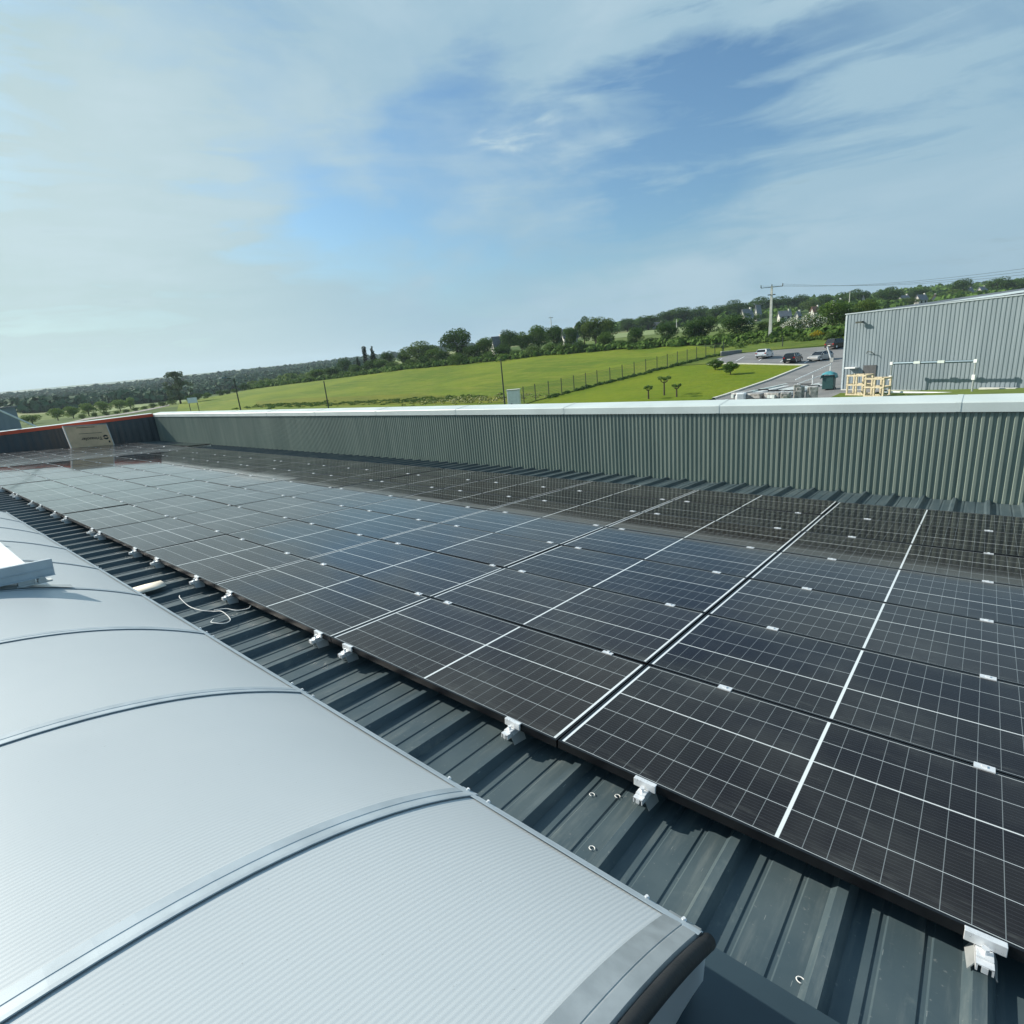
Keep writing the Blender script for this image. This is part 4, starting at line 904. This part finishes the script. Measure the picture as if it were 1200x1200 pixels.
def bin_():
    p=at(971,454,57); z=H1(p.x,p.y)+.08; root=empty('covered_bin',(p.x,p.y,z),a+.2); root.scale=(.74,.74,.84); tag(root,'teal tarpaulin covered bin between the rail stacks and the shed','bin')
    b=MB(); b.box((-.62,-.6,.1),(.62,.6,1.45)); bevel(b.build('bin_body',plain('dark_green_bin',(.03,.09,.09),.5),root),.05)
    t=MB(); R_=[]
    for i in range(9):
        x=-.78+1.56*i/8; R_.append([(x,y,1.5+.38*math.cos(x*1.7)*math.cos(y*1.8)+.04*math.sin(9*x+5*y)-(.35 if abs(y)>.7 else 0)) for y in (-.8,-.68,-.4,0,.4,.68,.8)])
    o=t.grid(R_).build('tarpaulin',MT['tarp'],root,True); o.modifiers.new('t','SOLIDIFY').thickness=.02
    for x in (-.5,.5):
        w=MB(); w.tube([(x,-.66,.1),(x,-.58,.1)],.1,10).build('wheel',MT['tyre'],root)
bin_()
def ladder():
    p=at(952,451,60); z=H1(p.x,p.y)+.08; q=at(966,428,60); root=empty('white_barrier',(p.x,p.y,z),math.atan2(XV.y,XV.x)); tag(root,'white tubular barrier frame propped beside the teal bin','barrier')
    MB().tube([(0,0,0),(0,0,1.1)],.05,6).build('upright',MT['white'],root); MB().tube([(1.6,0,0),(1.6,0,2.0)],.05,6).build('upright',MT['white'],root)
    MB().tube([(-1.6,0,.8),(1.7,0,1.95)],.05,6).build('top_rail',MT['white'],root); MB().tube([(-1.4,0,.4),(1.6,0,1.2)],.04,6).build('lower_rail',MT['white'],root)
    p=at(975,419,84); z=H1(p.x,p.y)+.08; t=at(969.5,406,84); root=empty('leaning_barrier_arm',(p.x,p.y,z)); tag(root,'pale leaning barrier arm behind the silver car','barrier'); v=Vector(t)-Vector((p.x,p.y,z))
    MB().tube([(0,0,0),v],.11,6).build('arm',MT['white'],root); MB().box((-.2,-.2,0),(.2,.2,.5)).build('foot',MT['concrete'],root)
ladder()
# ------------------------------------------------------------------ houses
def house(px,base,top,w,d,roofm,label,rz=0.,ch=True):
    w*=.9
    p=at(px,base,d); z=H1(p.x,p.y); s=px_per_m(px,base,d); W=w/s; h=max(3.5,at(px,top,d).z-z); eh=h*.55; D_=W*.7
    root=empty('village_house',(p.x,p.y,z),math.atan2(XV.y,XV.x)+rz); tag(root,label,'house','houses on the hillside')
    wl=MB(); wl.box((-W/2,-D_/2,-1),(W/2,D_/2,eh)); n=len(wl.v); wl.v+=[(-W/2,-D_/2,eh),(-W/2,D_/2,eh),(-W/2,0,h-.1),(W/2,-D_/2,eh),(W/2,D_/2,eh),(W/2,0,h-.1)]; wl.f+=[(n,n+1,n+2),(n+3,n+4,n+5)]; wl.build('wall',MT['render'],root)
    r=MB(); o=.3; k=(h-eh)/(D_/2); r.quad((-W/2-o,-D_/2-o,eh-o*k),(W/2+o,-D_/2-o,eh-o*k),(W/2+o,0,h),(-W/2-o,0,h)); r.quad((-W/2-o,0,h),(W/2+o,0,h),(W/2+o,D_/2+o,eh-o*k),(-W/2-o,D_/2+o,eh-o*k)); rf=r.build('roof',roofm,root); rf.modifiers.new('t','SOLIDIFY').thickness=.15
    if ch: MB().box((W*.32,-.4,h-.9),(W*.32+.6,.35,h+.5)).build('chimney',MT['render'],rf)
    nw=max(2,int(W/3))
    for i in range(nw):
        x=-W/2+W*(i+.5)/nw; MB().box((x-.45,-D_/2-.03,eh*.35),(x+.45,-D_/2-.005,eh*.35+1.2)).build('window',MT['glassd'],root)
for q in [(583,406,394,14,178,MT['slate'],'slate roofed house half hidden behind the hedgerow trees',.5),(668,398,385,18,178,MT['slate'],'long grey roofed farmhouse above the hedgerow',.1),(875,373,362,13,255,MT['slate'],'grey roofed white house left of the concrete pole',.3),(888,368,357,7,300,MT['slate'],'tiny white house gable left of the concrete pole',.4,False),(919,374,364,14,260,MT['slate'],'blue grey roofed house right of the concrete pole',-.1),(935,370,365,7,280,MT['slate'],'small white house between the pole and the blossom shrubs',.6),(955,366,359,9,300,MT['redtile'],'small house with a clay roof above the blossom shrubs',.2),(981,360,351,12,330,MT['slate'],'white walled house under the hillside trees left of the shed',.3),
 (1011,360,346,8,330,MT['slate'],'narrow white gabled house above the shed corner',1.0,False),(1079,353,345,12,370,MT['slate'],'white house above the shed roof, left of the close pair',.2),(1095,351,345,8,375,MT['redtile'],'white house above the shed roof, right of the close pair',.9),(1058,357,346,14,380,MT['slate'],'pale house with a slate roof left of the pair of white houses',.3),(1132,346,337,14,420,MT['slate'],'low white house near the skyline above the shed roof',.2),(1150,345,336,12,430,MT['slate'],'grey roofed house on the skyline right of the low white house',.4),(771,385,378,12,330,MT['slate'],'low white farmhouse at the back of the crop field',.1)]: house(*q)
def valley_shed():
    p=at(-14,503,120); z=H1(p.x,p.y); root=empty('valley_shed',(p.x,p.y,z),.3); tag(root,'grey metal silo block at the far left edge beyond the red coping','building')
    MB().box((-3,-6,-1),(3,3,3.6)).build('wall',MT['shed'],root); MB().box((-3.2,-6.2,3.6),(3.2,3.2,3.8)).build('roof',MT['slate'],root)
valley_shed()
# ================================================================== SKY, SUN, HAZE
az_s=math.atan2(-.27,-1.0); el=math.radians(31)
sd=Vector((math.cos(el)*math.cos(az_s),math.cos(el)*math.sin(az_s),math.sin(el)))
su=bpy.data.lights.new('sun','SUN'); su.energy=5.0; su.angle=math.radians(.6); su.color=(1,.93,.82); so=bpy.data.objects.new('sun',su); COL.objects.link(so); so.rotation_euler=sd.to_track_quat('Z','Y').to_euler(); so.location=(0,0,30)
W=bpy.data.worlds.new('World'); scene.world=W; W.use_nodes=True; nt=W.node_tree; bg=nt.nodes['Background']
sk=nt.nodes.new('ShaderNodeTexSky'); sk.sky_type='NISHITA'; sk.sun_disc=False; sk.sun_elevation=el; sk.sun_rotation=PI/2-az_s; sk.air_density=1.1; sk.dust_density=1.6; sk.ozone_density=1.4; sk.altitude=100
skc=S(nt,sk.outputs[0])
tc=nt.nodes.new('ShaderNodeTexCoord'); gen=S(nt,tc.outputs['Generated']); X,Y,Z=xyz(gen)
zz=Z.mx(0.)+.16
cb=nt.nodes.new('ShaderNodeCombineXYZ'); nt.links.new((X/zz).k,cb.inputs[0]); nt.links.new((Y/zz).k,cb.inputs[1]); pl=S(nt,cb.outputs[0])
def mapped(v,sc,rot,loc=(0,0,0)):
    mp=nt.nodes.new('ShaderNodeMapping'); mp.inputs['Scale'].default_value=sc; mp.inputs['Rotation'].default_value=rot; mp.inputs['Location'].default_value=loc; nt.links.new(v.k,mp.inputs[0]); return S(nt,mp.outputs[0])
def dirdot(px,py,sharp0,sharp1):
    r=RW.T@np.array([(px-600)/F,(py-600)/F,1.]); r/=np.linalg.norm(r)
    n=nt.nodes.new('ShaderNodeVectorMath'); n.operation='DOT_PRODUCT'; nt.links.new(gen.k,n.inputs[0]); n.inputs[1].default_value=tuple(r); return S(nt,n.outputs['Value']).ramp(math.cos(sharp0),math.cos(sharp1))
def warped(amount,scale,seed):
    n=nt.nodes.new('ShaderNodeTexNoise'); n.inputs['Scale'].default_value=scale; n.inputs['Detail'].default_value=8; n.inputs['Roughness'].default_value=.58
    nt.links.new(mapped(gen,(1,1,2.6),(0,0,0),seed).k,n.inputs['Vector'])
    a=nt.nodes.new('ShaderNodeVectorMath'); a.operation='SUBTRACT'; nt.links.new(n.outputs['Color'],a.inputs[0]); a.inputs[1].default_value=(.5,.5,.5)
    b=nt.nodes.new('ShaderNodeVectorMath'); b.operation='SCALE'; nt.links.new(a.outputs[0],b.inputs[0]); b.inputs['Scale'].default_value=amount
    c=nt.nodes.new('ShaderNodeVectorMath'); c.operation='ADD'; nt.links.new(gen.k,c.inputs[0]); nt.links.new(b.outputs[0],c.inputs[1])
    d=nt.nodes.new('ShaderNodeVectorMath'); d.operation='NORMALIZE'; nt.links.new(c.outputs[0],d.inputs[0]); return S(nt,d.outputs[0])
WV=warped(.42,2.1,(2.3,5.1,1.2))
def blob(px,py,r0,r1):
    r=RW.T@np.array([(px-600)/F,(py-600)/F,1.]); r/=np.linalg.norm(r)
    n=nt.nodes.new('ShaderNodeVectorMath'); n.operation='DOT_PRODUCT'; nt.links.new(WV.k,n.inputs[0]); n.inputs[1].default_value=tuple(r); return S(nt,n.outputs['Value']).ramp(math.cos(r0),math.cos(r1))
n1=noise(mapped(gen,(1,1,2.2),(0,0,.3),(3.1,1.7,0)),2.2,9,.56,.5)
n2=noise(mapped(gen,(1.3,1.3,8),(.10,-.05,.4),(1.1,4.2,0)),2.6,10,.62,.5)
n3=noise(mapped(gen,(2,2,14),(.08,.0,.4),(6.1,.2,0)),2.4,8,.6,.4)
hole=blob(310,205,.15,.03)*.45+blob(430,208,.15,.03)*.75+blob(550,195,.17,.03)*.95+blob(680,190,.18,.03)*.85+blob(800,215,.18,.04)*.6+blob(900,110,.16,.05)*.15+blob(560,265,.20,.05)*.25+blob(860,270,.30,.05)*.30
add=dirdot(120,275,.30,.08)*n3.ramp(.44,.62)*.7+blob(590,178,.07,.02)*n3.ramp(.4,.6)*.9+dirdot(330,90,.50,.1)*.26+dirdot(560,70,.30,.06)*.42+dirdot(760,60,.26,.05)*.30*n1.ramp(.35,.55)+dirdot(1150,200,.45,.1)*.24+dirdot(900,60,.38,.08)*n2.ramp(.34,.60)*.50
hz=Z.ramp(.0,.34,.70,0.)
cl=(n1.ramp(.36,.64)*.40+n2.ramp(.42,.70)*.34+.24-hole.mn(1.1)*.85+add+hz*.75).op('MAXIMUM',0.).mn(.96)
glow=dirdot(-420,430,.92,.1)
ccol=mix(nt,glow,(2.0,3.22,4.05),(3.3,4.25,4.2))
ccol=mix(nt,n1.ramp(.40,.66)*.34+add*.22,ccol,(4.0,4.9,5.3))
ccol=mix(nt,n3.ramp(.63,.72)*Z.ramp(.10,.30,.5,0.),ccol,(1.75,2.55,2.95))
tint=nt.nodes.new('ShaderNodeVectorMath'); tint.operation='MULTIPLY'; nt.links.new(skc.k,tint.inputs[0]); tint.inputs[1].default_value=(.50,.74,.86)
out=mix(nt,cl,S(nt,tint.outputs[0]),ccol)
nt.links.new(out.k,bg.inputs[0]); bg.inputs[1].default_value=.115
# haze box
hb=MB().box((-4600,-4600,-60),(4600,4600,160)).build('haze',bpy.data.materials.new('haze_air')); tag(hb,'thin pale haze filling the air over the countryside','haze',None,'stuff')
hm=hb.data.materials[0]; hm.use_nodes=True; t=hm.node_tree; t.nodes.clear(); oo=t.nodes.new('ShaderNodeOutputMaterial'); pv=t.nodes.new('ShaderNodeVolumePrincipled'); pv.inputs['Color'].default_value=(.72,.88,1.,1); pv.inputs['Density'].default_value=.00018; pv.inputs['Anisotropy'].default_value=.2; t.links.new(pv.outputs[0],oo.inputs['Volume'])
scene.view_settings.view_transform='Standard'; scene.view_settings.look='None'; scene.view_settings.exposure=.42; scene.view_settings.gamma=1.
scene.cycles.volume_bounces=0; scene.cycles.max_bounces=6
